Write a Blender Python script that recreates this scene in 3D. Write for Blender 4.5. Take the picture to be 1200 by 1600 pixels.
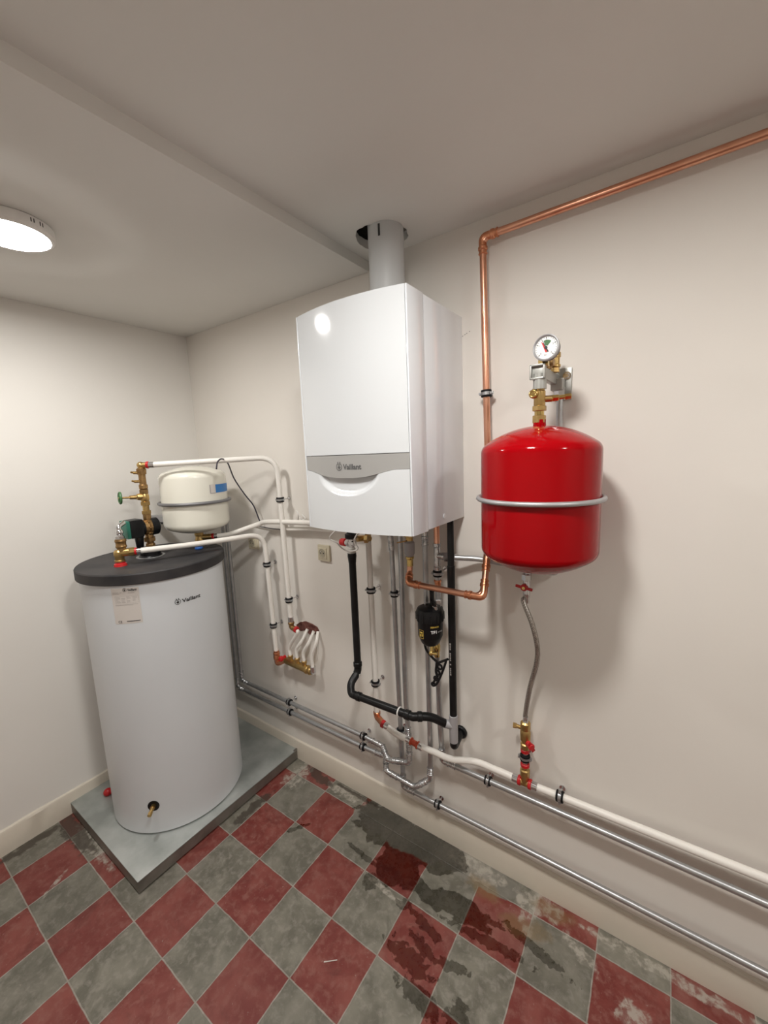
import bpy, bmesh, math, random
from mathutils import Vector, Matrix
random.seed(4)
for _o in list(bpy.data.objects): bpy.data.objects.remove(_o)
S = bpy.context.scene
COL = S.collection
pi = math.pi
V = Vector

# ------------------------------------------------------------------ camera, world, exposure
CF = 630.9                                    # focal length in pixels of the 1200x1600 frame
CC = V((2.3545, -1.4149, 1.7127))
yaw, pitch, roll = -0.6085, -0.1446, -0.0402
_d = V((math.sin(yaw)*math.cos(pitch), math.cos(yaw)*math.cos(pitch), math.sin(pitch)))
_r0 = V((math.cos(yaw), -math.sin(yaw), 0)); _u0 = _r0.cross(_d)
CR = math.cos(roll)*_r0 + math.sin(roll)*_u0
CU = -math.sin(roll)*_r0 + math.cos(roll)*_u0
cd = bpy.data.cameras.new('camera'); cam = bpy.data.objects.new('camera', cd); COL.objects.link(cam)
cam.matrix_world = Matrix(((CR.x, CU.x, -_d.x, CC.x), (CR.y, CU.y, -_d.y, CC.y), (CR.z, CU.z, -_d.z, CC.z), (0, 0, 0, 1)))
cd.sensor_fit = 'HORIZONTAL'; cd.sensor_width = 36; cd.lens = CF/1200*36; cd.clip_start = .01
S.camera = cam
w = bpy.data.worlds.new('world'); S.world = w; w.use_nodes = True
w.node_tree.nodes['Background'].inputs[0].default_value = (.8, .85, 1, 1)
w.node_tree.nodes['Background'].inputs[1].default_value = .0
S.view_settings.view_transform = 'Standard'; S.view_settings.look = 'None'
S.view_settings.gamma = 1; S.view_settings.use_curve_mapping = False
S.view_settings.exposure = 0.0
LAMP = 204.0                                  # emission strength of each round LED panel
LAMPC = (1.0, .975, .93)

def ray(x, y): return _d + (x-600)/CF*CR - (y-800)/CF*CU
def at(x, y, d):                              # surveyed point on the plane d metres out from the main wall
    v = ray(x, y); return CC + v*((-d-CC.y)/v.y)
def atx(x, y, X):
    v = ray(x, y); return CC + v*((X-CC.x)/v.x)
def atz(x, y, Z):
    v = ray(x, y); return CC + v*((Z-CC.z)/v.z)
def oncyl(x, y, cx, cy, R):                   # -> angle, height on a vertical drum
    v = ray(x, y); a = v.x**2+v.y**2; ox, oy = CC.x-cx, CC.y-cy
    b = 2*(ox*v.x+oy*v.y); c = ox*ox+oy*oy-R*R
    t = (-b-math.sqrt(max(b*b-4*a*c, 0)))/(2*a); p = CC+v*t
    return math.atan2(p.y-cy, p.x-cx), p.z

# ------------------------------------------------------------------ materials
def mat(name, col, rough=.5, metal=0., noise=None, bump=None, coat=0., spec=.5, trans=0., emit=None):
    m = bpy.data.materials.new(name); m.use_nodes = True
    nt = m.node_tree; b = nt.nodes['Principled BSDF']
    b.inputs['Base Color'].default_value = (*col, 1); b.inputs['Roughness'].default_value = rough
    b.inputs['Metallic'].default_value = metal; b.inputs['Coat Weight'].default_value = coat
    b.inputs['Coat Roughness'].default_value = .06
    b.inputs['Specular IOR Level'].default_value = spec; b.inputs['Transmission Weight'].default_value = trans
    tc = nt.nodes.new('ShaderNodeTexCoord')
    if noise:                                 # (scale, second colour, roughness change, detail)
        sc, c2, dr, det = noise
        n = nt.nodes.new('ShaderNodeTexNoise'); n.inputs['Scale'].default_value = sc; n.inputs['Detail'].default_value = det
        nt.links.new(tc.outputs['Object'], n.inputs['Vector'])
        cr = nt.nodes.new('ShaderNodeValToRGB'); cr.color_ramp.elements[0].position = .35; cr.color_ramp.elements[1].position = .65
        cr.color_ramp.elements[0].color = (*col, 1); cr.color_ramp.elements[1].color = (*c2, 1)
        nt.links.new(n.outputs['Fac'], cr.inputs['Fac']); nt.links.new(cr.outputs['Color'], b.inputs['Base Color'])
        if dr:
            mr = nt.nodes.new('ShaderNodeMapRange'); mr.inputs['To Min'].default_value = rough; mr.inputs['To Max'].default_value = rough+dr
            nt.links.new(n.outputs['Fac'], mr.inputs['Value']); nt.links.new(mr.outputs[0], b.inputs['Roughness'])
    if bump:
        sc, st, dist = bump
        n2 = nt.nodes.new('ShaderNodeTexNoise'); n2.inputs['Scale'].default_value = sc; n2.inputs['Detail'].default_value = 4
        nt.links.new(tc.outputs['Object'], n2.inputs['Vector'])
        bp = nt.nodes.new('ShaderNodeBump'); bp.inputs['Strength'].default_value = st; bp.inputs['Distance'].default_value = dist
        nt.links.new(n2.outputs['Fac'], bp.inputs['Height']); nt.links.new(bp.outputs[0], b.inputs['Normal'])
    if emit:
        b.inputs['Emission Color'].default_value = (*emit[0], 1); b.inputs['Emission Strength'].default_value = emit[1]
    return m
M = {
 'wall': mat('wall_paint', (.80, .762, .71), .7, noise=(1.6, (.775, .737, .685), 0, 5), bump=(7, .35, .006)),
 'wall2': mat('wall_paint_left', (.80, .775, .735), .7, noise=(1.6, (.78, .755, .715), 0, 5), bump=(5, .3, .006)),
 'ceil': mat('ceiling_paint', (.75, .735, .70), .8, noise=(2, (.725, .71, .675), 0, 4), bump=(6, .3, .004)),
 'skirt': mat('skirting_paint', (.68, .62, .525), .40, noise=(5, (.64, .585, .50), .1, 5), bump=(14, .3, .004)),
 'white': mat('white_enamel', (.645, .665, .685), .10, coat=.4),
 'whiteside': mat('white_enamel_case', (.74, .765, .80), .13, coat=.6),
 'band': mat('silver_grey_strip', (.40, .395, .385), .38, metal=.25),
 'bandtext': mat('dark_grey_print', (.10, .10, .10), .5),
 'drum': mat('light_grey_steel_jacket', (.70, .73, .76), .32, noise=(3, (.68, .71, .74), .05, 3), bump=(3, .12, .01), coat=.2),
 'lid': mat('charcoal_lid', (.020, .020, .023), .5, noise=(8, (.050, .046, .046), .15, 6), spec=.35),
 'black': mat('black_plastic', (.006, .006, .007), .34, spec=.3),
 'blackr': mat('black_rubber', (.008, .008, .009), .6, spec=.2),
 'bpipe': mat('black_drain_pipe', (.006, .006, .006), .3, noise=(20, (.010, .010, .011), .1, 3), spec=.28),
 'grey': mat('grey_plastic', (.36, .35, .36), .5),
 'flue': mat('grey_flue_plastic', (.56, .57, .575), .38),
 'red': mat('red_enamel', (.30, .0006, .003), .10, coat=.05, spec=.16),
 'redo': mat('orange_red_plastic', (.42, .055, .02), .35),
 'redp': mat('red_plastic', (.5, .012, .015), .35),
 'cream': mat('cream_enamel', (.79, .77, .68), .22, coat=.3),
 'ring': mat('grey_steel_ring', (.42, .42, .43), .42, metal=.6),
 'dring': mat('dark_grey_steel_ring', (.22, .22, .23), .45, metal=.5),
 'zinc': mat('galvanised_pipe', (.52, .53, .54), .3, metal=.9, noise=(30, (.44, .45, .46), .14, 4)),
 'zincf': mat('galvanised_fitting', (.70, .71, .72), .16, metal=.95, noise=(60, (.4, .4, .41), .2, 4), bump=(90, .35, .002)),
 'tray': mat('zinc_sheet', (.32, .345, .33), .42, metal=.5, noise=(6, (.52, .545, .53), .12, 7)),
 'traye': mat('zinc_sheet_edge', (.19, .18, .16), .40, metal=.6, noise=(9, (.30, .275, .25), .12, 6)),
 'copper': mat('copper', (.82, .44, .30), .24, metal=1, noise=(14, (.70, .34, .22), .12, 5)),
 'copperf': mat('copper_fitting', (.62, .25, .13), .26, metal=1, noise=(40, (.74, .34, .20), .12, 5)),
 'brass': mat('brass', (.60, .42, .17), .27, metal=1, noise=(45, (.48, .32, .13), .15, 4)),
 'bronze': mat('bronze', (.42, .27, .12), .35, metal=1, noise=(60, (.30, .18, .08), .15, 4)),
 'ybrass': mat('yellow_brass', (.66, .48, .18), .2, metal=1),
 'chrome': mat('chrome', (.7, .7, .71), .16, metal=1),
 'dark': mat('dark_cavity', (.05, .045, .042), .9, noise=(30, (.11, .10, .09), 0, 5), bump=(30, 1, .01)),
 'brick': mat('rough_brick', (.10, .028, .022), .85, noise=(40, (.22, .09, .07), 0, 6), bump=(40, 1, .01)),
 'pex': mat('white_composite_pipe', (.82, .79, .74), .38, bump=(10, .1, .003)),
 'pexc': mat('cloudy_clear_plastic', (.75, .73, .68), .3, trans=.25),
 'cable': mat('white_cable', (.76, .74, .71), .4),
 'dcable': mat('dark_cable', (.035, .03, .045), .45),
 'ivory': mat('ivory_plastic', (.62, .56, .42), .35),
 'ivoryd': mat('ivory_recess', (.40, .36, .27), .45),
 'sticker': mat('paper_label', (.66, .62, .585), .55),
 'print': mat('black_print', (.02, .02, .022), .55),
 'printg': mat('grey_print', (.30, .28, .27), .6),
 'blue': mat('blue_label', (.03, .20, .55), .4),
 'bluep': mat('blue_plastic', (.03, .13, .45), .35),
 'green': mat('green_plastic', (.05, .15, .05), .4),
 'teal': mat('green_control_panel', (.02, .15, .105), .35),
 'castz': mat('cast_grey_bracket', (.40, .40, .375), .4, metal=.5),
 'gface': mat('gauge_dial', (.8, .8, .79), .4),
 'redn': mat('red_print', (.6, .02, .02), .5),
 'gold': mat('gold_print', (.65, .45, .08), .45),
 'whitep': mat('white_print', (.8, .8, .8), .5),
 'lampc': mat('lamp_casing', (.8, .78, .75), .45),
 'lampe': mat('lamp_diffuser', (.9, .9, .9), .6, emit=(LAMPC, LAMP)),
 'pencil': mat('pencil', (.12, .11, .11), .8),
 'glass': mat('clear_dial_glass', (1, 1, 1), .02, trans=1.0),
}
# braided hose
def braid():
    m = mat('braided_steel_hose', (.42, .40, .37), .35, metal=.8)
    nt = m.node_tree; b = nt.nodes['Principled BSDF']; tc = nt.nodes.new('ShaderNodeTexCoord')
    w1 = nt.nodes.new('ShaderNodeTexChecker'); w1.inputs['Scale'].default_value = 260
    w1.inputs['Color1'].default_value = (.52, .49, .45, 1); w1.inputs['Color2'].default_value = (.24, .22, .20, 1)
    mp = nt.nodes.new('ShaderNodeMapping'); mp.inputs['Rotation'].default_value = (.3, .8, .78)
    nt.links.new(tc.outputs['Object'], mp.inputs[0]); nt.links.new(mp.outputs[0], w1.inputs['Vector'])
    nt.links.new(w1.outputs['Color'], b.inputs['Base Color'])
    return m
M['braid'] = braid()

# tiled floor with wet patches, scuffs and dust of their own shape
def floor_mat():
    m = bpy.data.materials.new('cement_tiles'); m.use_nodes = True
    nt = m.node_tree; L = nt.links; N = nt.nodes; b = N['Principled BSDF']
    def nd(t, **k):
        n = N.new(t)
        for a, v in k.items(): setattr(n, a, v)
        return n
    def mth(op, a, b_=None, c=None, clamp=False):
        n = nd('ShaderNodeMath', operation=op, use_clamp=clamp)
        for i, x in enumerate((a, b_, c)):
            if x is None: continue
            if isinstance(x, (int, float)): n.inputs[i].default_value = x
            else: L.new(x, n.inputs[i])
        return n.outputs[0]
    def mix(f, a, b_):
        n = nd('ShaderNodeMix', data_type='RGBA')
        for i, x in ((0, f), (6, a), (7, b_)):
            if isinstance(x, (int, float)): n.inputs[i].default_value = x
            elif isinstance(x, tuple): n.inputs[i].default_value = (*x, 1)
            else: L.new(x, n.inputs[i])
        return n.outputs[2]
    tc = nd('ShaderNodeTexCoord'); sep = nd('ShaderNodeSeparateXYZ'); L.new(tc.outputs['Object'], sep.inputs[0])
    def noise(scale, det=5, dist=0, rough=.55):
        n = nd('ShaderNodeTexNoise'); n.inputs['Scale'].default_value = scale; n.inputs['Detail'].default_value = det
        n.inputs['Distortion'].default_value = dist; n.inputs['Roughness'].default_value = rough
        L.new(tc.outputs['Object'], n.inputs['Vector']); return n.outputs['Fac']
    wob = mth('MULTIPLY', mth('SUBTRACT', noise(14, 3), .5), .006)
    ts = .2079
    u = mth('DIVIDE', mth('ADD', mth('SUBTRACT', sep.outputs[0], .9975), wob), ts)
    v = mth('DIVIDE', mth('ADD', mth('SUBTRACT', sep.outputs[1], -.5137), wob), ts)
    fu, fv = mth('FLOOR', u), mth('FLOOR', v)
    par = mth('ABSOLUTE', mth('MODULO', mth('ADD', fu, fv), 2.0))      # 1 = red (u0..1, v-1..0)
    du = mth('SUBTRACT', .5, mth('ABSOLUTE', mth('SUBTRACT', mth('FRACT', u), .5)))
    dv = mth('SUBTRACT', .5, mth('ABSOLUTE', mth('SUBTRACT', mth('FRACT', v), .5)))
    edge = mth('MINIMUM', du, dv)
    gro = nd('ShaderNodeMapRange', interpolation_type='SMOOTHSTEP'); gro.inputs['From Min'].default_value = .006
    gro.inputs['From Max'].default_value = .014; gro.inputs['To Min'].default_value = 1; gro.inputs['To Max'].default_value = 0
    L.new(edge, gro.inputs['Value']); grout = gro.outputs[0]
    cell = nd('ShaderNodeCombineXYZ'); L.new(fu, cell.inputs[0]); L.new(fv, cell.inputs[1])
    wn = nd('ShaderNodeTexWhiteNoise'); L.new(cell.outputs[0], wn.inputs['Vector'])
    n1 = noise(9, 7, .6); n2 = noise(34, 6, .3, .65); n3 = noise(3.2, 5, .8); n4 = noise(85, 4)
    def rng(x, a, b_, c=0., d_=1.):
        n = nd('ShaderNodeMapRange', interpolation_type='SMOOTHSTEP')
        for k, q in zip(('From Min', 'From Max', 'To Min', 'To Max'), (a, b_, c, d_)): n.inputs[k].default_value = q
        L.new(x, n.inputs['Value']); return n.outputs[0]
    red = mix(rng(n1, .38, .66), (.165, .026, .020), (.235, .060, .047))
    gre = mix(rng(n1, .36, .66), (.130, .121, .095), (.215, .202, .163))
    base = mix(par, gre, red)
    base = mix(rng(n2, .44, .68, 0, .6), base, mix(par, (.30, .28, .24), (.28, .12, .095)))
    base = mix(mth('MULTIPLY', wn.outputs['Value'], .28), base, mix(par, (.11, .105, .085), (.13, .03, .026)))
    base = mix(rng(n4, .66, .74, 0, .45), base, (.36, .31, .27))
    n5 = noise(6, 8, 1.2, .7); base = mix(rng(n5, .53, .70, 0, .5), base, mix(par, (.085, .08, .062), (.10, .022, .018)))
    base = mix(rng(n3, .56, .72, 0, .4), base, mix(par, (.27, .25, .215), (.25, .12, .10)))
    def blobs(lst, sc=11, amp=.55, hard=.10):
        n = noise(sc, 6, .4); out = None
        for (cx, cy, rx, ry, ang) in lst:
            x = mth('SUBTRACT', sep.outputs[0], cx); y = mth('SUBTRACT', sep.outputs[1], cy)
            c, s = math.cos(ang), math.sin(ang)
            xr = mth('DIVIDE', mth('ADD', mth('MULTIPLY', x, c), mth('MULTIPLY', y, s)), rx)
            yr = mth('DIVIDE', mth('SUBTRACT', mth('MULTIPLY', y, c), mth('MULTIPLY', x, s)), ry)
            r = mth('SQRT', mth('ADD', mth('MULTIPLY', xr, xr), mth('MULTIPLY', yr, yr)))
            f = mth('ADD', mth('SUBTRACT', 1, r), mth('MULTIPLY', mth('SUBTRACT', n, .5), amp*2))
            out = f if out is None else mth('MAXIMUM', out, f)
        return rng(out, 0, hard)
    grout_col = mix(rng(n2, .35, .7), (.26, .235, .20), (.36, .33, .29))
    base = mix(grout, base, grout_col)
    cem = blobs([(1.47, -.055, .26, .105, 0), (1.30, -.10, .12, .06, 0), (1.74, -.05, .18, .075, 0), (1.86, -.06, .12, .06, 0)], 12, .5, .12)
    base = mix(cem, base, mix(rng(n1, .35, .7), (.17, .16, .135), (.26, .24, .205)))
    # lime and plaster residue
    dust = blobs([(1.80, -.05, .12, .05, 0), (1.10, -.05, .14, .035, 0), (2.05, -.05, .10, .05, .0), (2.19, -.125, .08, .025, -.5), (2.36, -.215, .055, .04, .6),
                  (2.45, -.04, .30, .022, 0), (2.02, -.12, .03, .08, .2), (.30, -.885, .22, .03, 0), (.80, -.10, .06, .10, 0), (.36, -1.05, .012, .07, .5), (1.52, -.325, .12, .012, -.1)], 26, 1.0, .35)
    base = mix(mth('MULTIPLY', dust, rng(n2, .40, .60, .15, .8)), base, (.42, .385, .33))
    rust = blobs([(1.86, -.11, .09, .05, 0), (2.02, -.16, .10, .05, .3), (2.10, -.05, .10, .04, 0)], 16, .8, .6)
    base = mix(mth('MULTIPLY', rust, .5), base, (.20, .125, .045))
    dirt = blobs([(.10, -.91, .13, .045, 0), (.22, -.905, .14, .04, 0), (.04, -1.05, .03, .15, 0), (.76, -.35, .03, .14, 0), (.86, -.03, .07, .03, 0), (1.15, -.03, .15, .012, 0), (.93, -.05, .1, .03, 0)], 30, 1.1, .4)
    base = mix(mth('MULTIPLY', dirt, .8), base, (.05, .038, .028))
    wet = blobs([(1.42, -.095, .24, .105, -.1), (1.60, -.085, .17, .085, 0), (1.52, -.215, .115, .088, -.1), (1.80, -.225, .14, .045, .05), (1.68, -.25, .07, .03, -.3)], 13, .75, .08)
    wet2 = blobs([(1.37, -.26, .12, .012, -.1), (1.455, -.33, .030, .04, .3), (1.72, -.345, .08, .018, -.2), (1.74, -.405, .06, .022, -.3), (1.72, -.46, .10, .035, -.1), (1.92, -.27, .16, .018, .1), (1.90, -.205, .09, .013, .1),
                 (1.80, -.53, .09, .030, -.1), (1.92, -.50, .035, .045, .6), (1.62, -.325, .035, .02, .3), (1.03, -.32, .06, .012, .9), (2.07, -.20, .12, .018, -.2), (1.85, -.40, .06, .02, .3)], 42, 1.1, .15)
    wet = mth('MAXIMUM', wet, mth('MULTIPLY', wet2, .85))
    hsv = nd('ShaderNodeHueSaturation'); hsv.inputs['Saturation'].default_value = 1.35; hsv.inputs['Value'].default_value = .33
    L.new(base, hsv.inputs['Color'])
    base = mix(wet, base, hsv.outputs[0])
    L.new(base, b.inputs['Base Color'])
    rgh = mth('ADD', mth('MULTIPLY', wet, -.28), rng(n2, .3, .7, .46, .66)); L.new(rgh, b.inputs['Roughness'])
    h = mth('ADD', mth('MULTIPLY', grout, -.7), mth('ADD', mth('MULTIPLY', mth('MULTIPLY', n2, mth('SUBTRACT', 1, wet)), .35), mth('MULTIPLY', dust, .3)))
    bp = nd('ShaderNodeBump'); bp.inputs['Strength'].default_value = .55; bp.inputs['Distance'].default_value = .003
    L.new(h, bp.inputs['Height']); L.new(bp.outputs[0], b.inputs['Normal'])
    return m
M['floor'] = floor_mat()

# ------------------------------------------------------------------ mesh helpers (all in metres, world coordinates)
def frame(d):
    d = V(d).normalized(); a = V((0, 0, 1)) if abs(d.z) < .9 else V((1, 0, 0))
    x = a.cross(d).normalized(); return x, d.cross(x), d
class G:
    def __init__(s): s.b = bmesh.new()
    def ring(s, c, x, y, r, n): return [s.b.verts.new(c + (x*math.cos(2*pi*i/n)+y*math.sin(2*pi*i/n))*r) for i in range(n)]
    def skin(s, R, closed=False, caps=True):
        n = len(R[0])
        for k in range(len(R)-(0 if closed else 1)):
            A, B = R[k], R[(k+1) % len(R)]
            for i in range(n): s.b.faces.new((A[i], A[(i+1) % n], B[(i+1) % n], B[i]))
        if caps and not closed:
            s.b.faces.new(R[0][::-1]); s.b.faces.new(R[-1])
        return s
    def lathe(s, p, d, prof, n=24, caps=True):       # prof: (distance along d, radius)
        x, y, z = frame(d); p = V(p)
        return s.skin([s.ring(p+z*h, x, y, max(r, 1e-5), n) for h, r in prof], caps=caps)
    def cyl(s, p0, p1, r, r1=None, n=16, bev=0):
        p0, p1 = V(p0), V(p1); L_ = (p1-p0).length; r1 = r if r1 is None else r1
        pr = [(0, r), (L_, r1)] if not bev else [(0, r-bev), (bev, r), (L_-bev, r1), (L_, r1-bev)]
        return s.lathe(p0, p1-p0, pr, n)
    def hexn(s, p0, p1, r): return s.cyl(p0, p1, r, n=6, bev=min(.0012, r*.2))
    def box(s, c, size, R=None, bev=0):
        c = V(c); h = V(size)*.5; vs = []
        for sx in (-1, 1):
            for sy in (-1, 1):
                for sz in (-1, 1):
                    q = V((sx*h.x, sy*h.y, sz*h.z)); q = (R @ q) if R else q
                    vs.append(s.b.verts.new(c+q))
        fs = [s.b.faces.new([vs[i] for i in f]) for f in ((0, 1, 3, 2), (4, 6, 7, 5), (0, 4, 5, 1), (2, 3, 7, 6), (0, 2, 6, 4), (1, 5, 7, 3))]
        if bev:
            es = list({e for f in fs for e in f.edges})
            bmesh.ops.bevel(s.b, geom=es, offset=bev, segments=2, affect='EDGES', profile=.6)
        return s
    def sph(s, c, r, sc=(1, 1, 1), n=16):
        m = Matrix.Translation(V(c)) @ Matrix.Diagonal((*[r*k for k in sc], 1))
        bmesh.ops.create_uvsphere(s.b, u_segments=n, v_segments=n//2, radius=1, matrix=m); return s
    def tube(s, pts, r, n=12, caps=True, closed=False, rad=None):
        pts = [V(p) for p in pts]; m = len(pts)
        T = []
        for i in range(m):
            a = pts[i-1] if (i > 0 or closed) else pts[i]; b_ = pts[(i+1) % m] if (i < m-1 or closed) else pts[i]
            T.append((b_-a).normalized())
        x, y, _ = frame(T[0]); R = []
        for i in range(m):
            if i: q = T[i-1].rotation_difference(T[i]); x = q @ x
            x = (x-T[i]*x.dot(T[i])).normalized(); y = T[i].cross(x)
            R.append(s.ring(pts[i], x, y, rad(i/(m-1)) if rad else r, n))
        if closed:
            n_ = n; s.skin(R, caps=False)
            A, B = R[-1], R[0]; off = min(range(n), key=lambda k: (A[0].co-B[k].co).length)
            for i in range(n): s.b.faces.new((A[i], A[(i+1) % n], B[(i+1+off) % n], B[(i+off) % n]))
        else: s.skin(R, caps=caps)
        return s
    def poly(s, pts3, th, nrm):                      # extruded flat polygon
        nrm = V(nrm).normalized(); a = [s.b.verts.new(V(p)) for p in pts3]; b_ = [s.b.verts.new(V(p)+nrm*th) for p in pts3]
        n = len(a); s.b.faces.new(a[::-1]); s.b.faces.new(b_)
        for i in range(n): s.b.faces.new((a[i], a[(i+1) % n], b_[(i+1) % n], b_[i]))
        return s
    def torus(s, c, d, R, r, n=64, m=10, a0=0, a1=2*pi):
        x, y, z = frame(d); c = V(c); full = abs(a1-a0-2*pi) < 1e-6
        k = n if full else n+1
        return s.tube([c+(x*math.cos(a0+(a1-a0)*i/n)+y*math.sin(a0+(a1-a0)*i/n))*R for i in range(k)], r, m, closed=full)
    def make(s, name, m, parent=None, origin=None, sharp=32):
        bm = s.b; bmesh.ops.recalc_face_normals(bm, faces=bm.faces)
        o3 = V(origin) if origin is not None else (V(parent['_o']) if parent is not None else V((0, 0, 0)))
        if o3.length: bmesh.ops.translate(bm, verts=bm.verts, vec=-o3)
        for f in bm.faces: f.smooth = True
        for e in bm.edges:
            if len(e.link_faces) == 2 and e.calc_face_angle(0) > math.radians(sharp): e.smooth = False
        me = bpy.data.meshes.new(name); bm.to_mesh(me); bm.free()
        me.materials.append(M[m] if isinstance(m, str) else m)
        o = bpy.data.objects.new(name, me); COL.objects.link(o)
        o['_o'] = list(o3)
        if parent is not None: o.parent = parent
        else: o.location = o3
        return o
def tag(o, label, cat, group=None):
    o['label'] = label; o['category'] = cat
    if group: o['group'] = group
    return o
def thing(name, loc, label, cat, group=None):
    o = bpy.data.objects.new(name, None); COL.objects.link(o); o.location = loc; o['_o'] = list(loc); o.empty_display_size = .05
    return tag(o, label, cat, group)
def struct(g, name, m):
    o = g.make(name, m); o['kind'] = 'structure'; return o
def arc(pts, fr=.04, seg=7):                        # round the corners of a polyline
    pts = [V(p) for p in pts]; out = [pts[0]]
    if not isinstance(fr, (list, tuple)): fr = [fr]*(len(pts)-2)
    for i in range(1, len(pts)-1):
        a, p, b_ = pts[i-1], pts[i], pts[i+1]; da, db = (a-p), (b_-p)
        k = min(fr[i-1], da.length*.48, db.length*.48); A = p+da.normalized()*k; B = p+db.normalized()*k
        for j in range(seg+1):
            t = j/seg; out.append(A*(1-t)**2+p*2*t*(1-t)+B*t*t)
    out.append(pts[-1]); return out
def bez(pts, n=12):                                 # smooth curve through points (Catmull-Rom)
    P = [V(p) for p in pts]; P = [P[0]*2-P[1]]+P+[P[-1]*2-P[-2]]; out = []
    for i in range(1, len(P)-2):
        for j in range(n):
            t = j/n
            out.append(.5*((2*P[i])+(P[i+1]-P[i-1])*t+(2*P[i-1]-5*P[i]+4*P[i+1]-P[i+2])*t*t+(3*P[i]-P[i-1]-3*P[i+1]+P[i+2])*t**3))
    out.append(P[-2]); return out

def text_bm(txt, size, space=1.0, bold=0.0):
    cu = bpy.data.curves.new('t', 'FONT'); cu.body = txt; cu.size = size; cu.space_character = space; cu.offset = bold; cu.resolution_u = 3
    ob = bpy.data.objects.new('t', cu); COL.objects.link(ob)
    dg = bpy.context.evaluated_depsgraph_get(); dg.update()
    me = ob.evaluated_get(dg).to_mesh(); b = bmesh.new(); b.from_mesh(me)
    bpy.data.objects.remove(ob); bpy.data.curves.remove(cu)
    bmesh.ops.triangulate(b, faces=b.faces)
    return b
def writing(txt, size, fn, name, m, parent, space=1.0, bold=0.0, width=None, emblem=False):
    """flat text mapped to a surface by fn(u, v) in metres; optional round hare-like emblem in front"""
    b = text_bm(txt, size, space, bold)
    xs = [v.co.x for v in b.verts]; x0, x1 = min(xs), max(xs)
    k = (width/(x1-x0)) if width else 1
    for v in b.verts: v.co = V(((v.co.x-x0)*k, v.co.y, 0))
    if emblem:
        h = size*.75; r = h*.72; cx = -r*1.35; cy = h*.47
        def quad(ps): b.faces.new([b.verts.new(V((cx+p[0]*r, cy+p[1]*r, 0))) for p in ps])
        n = 28
        for i in range(n):
            a0, a1 = 2*pi*i/n, 2*pi*(i+1)/n
            if 1.15 < a0 < 1.9: continue
            quad([(math.cos(a0), math.sin(a0)), (math.cos(a1), math.sin(a1)), (.84*math.cos(a1), .84*math.sin(a1)), (.84*math.cos(a0), .84*math.sin(a0))])
        for sgn in (-1, 1):
            quad([(sgn*.08, .05), (sgn*.55, 1.25), (sgn*.28, 1.3), (sgn*.02, .35)] if sgn > 0 else [(sgn*.02, .35), (sgn*.28, 1.3), (sgn*.55, 1.25), (sgn*.08, .05)])
            quad([(sgn*.1, -.1), (sgn*.5, .1), (sgn*.42, -.35), (sgn*.12, -.3)])
        quad([(-.28, .1), (-.35, -.25), (0, -.75), (.35, -.25), (.28, .1), (0, .22)])
    for v in b.verts: v.co = fn(v.co.x, v.co.y)
    g = G(); g.b.free(); g.b = b
    return g.make(name, m, parent)

# ------------------------------------------------------------------ the room
ZL, ZH, SX = 2.432, 2.470, 1.344
RX, RY = 4.4, -2.7
T = .12
struct(G().box(((RX)/2, RY/2, -.05), (RX+2*T, -RY+2*T, .1)), 'floor', 'floor')
struct(G().box((RX/2, T/2, 1.3), (RX+2*T, T, 2.6)), 'wall_right', 'wall')
struct(G().box((-T/2, RY/2, 1.3), (T, -RY, 2.6)), 'wall_left', 'wall2')
struct(G().box((RX+T/2, RY/2, 1.3), (T, -RY, 2.6)), 'wall_far_right', 'wall')
struct(G().box((RX/2, RY-T/2, 1.3), (RX+2*T, T, 2.6)), 'wall_behind', 'wall')
struct(G().box((SX/2, RY/2, ZL+.1), (SX, -RY, .2), bev=.004), 'ceiling_lower', 'ceil')
# higher ceiling with the rough round hole for the flue
HX, HY, HR = 1.487, -.118, .092
g = G(); b = g.b
N = 48; random.seed(2)
hr = [HR*(1+.05*math.sin(3*a+1)+.03*random.uniform(-1, 1)) for a in [2*pi*i/N for i in range(N)]]
inner = [b.verts.new((HX+hr[i]*math.cos(2*pi*i/N), HY+hr[i]*math.sin(2*pi*i/N), ZH)) for i in range(N)]
x0, x1, y0, y1 = SX-.002, RX, RY, 0
outer = []
for i in range(N):
    a = 2*pi*i/N; c, s_ = math.cos(a), math.sin(a)
    t = min([((x1 if c > 0 else x0)-HX)/c if abs(c) > 1e-6 else 1e9, ((y1 if s_ > 0 else y0)-HY)/s_ if abs(s_) > 1e-6 else 1e9])
    outer.append(b.verts.new((HX+c*t, HY+s_*t, ZH)))
for i in range(N): b.faces.new((inner[i], outer[i], outer[(i+1) % N], inner[(i+1) % N]))
# fill corners
def side(v):
    if abs(v.co.x-x0) < 1e-4: return 0
    if abs(v.co.x-x1) < 1e-4: return 1
    if abs(v.co.y-y0) < 1e-4: return 2
    return 3
cor = {frozenset((0, 2)): (x0, y0), frozenset((0, 3)): (x0, y1), frozenset((1, 2)): (x1, y0), frozenset((1, 3)): (x1, y1)}
for i in range(N):
    p, q = outer[i], outer[(i+1) % N]
    if side(p) != side(q) and frozenset((side(p), side(q))) in cor:
        cv = b.verts.new((*cor[frozenset((side(p), side(q)))], ZH)); b.faces.new((p, cv, q))
bmesh.ops.recalc_face_normals(b, faces=b.faces)
ext = bmesh.ops.extrude_face_region(b, geom=list(b.faces))
bmesh.ops.translate(b, verts=[e for e in ext['geom'] if isinstance(e, bmesh.types.BMVert)], vec=(0, 0, .03))
struct(g, 'ceiling', 'ceil')
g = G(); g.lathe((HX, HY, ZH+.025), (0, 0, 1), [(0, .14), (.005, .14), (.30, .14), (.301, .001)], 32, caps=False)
struct(g, 'trim_flue_shaft', 'dark')
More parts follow.
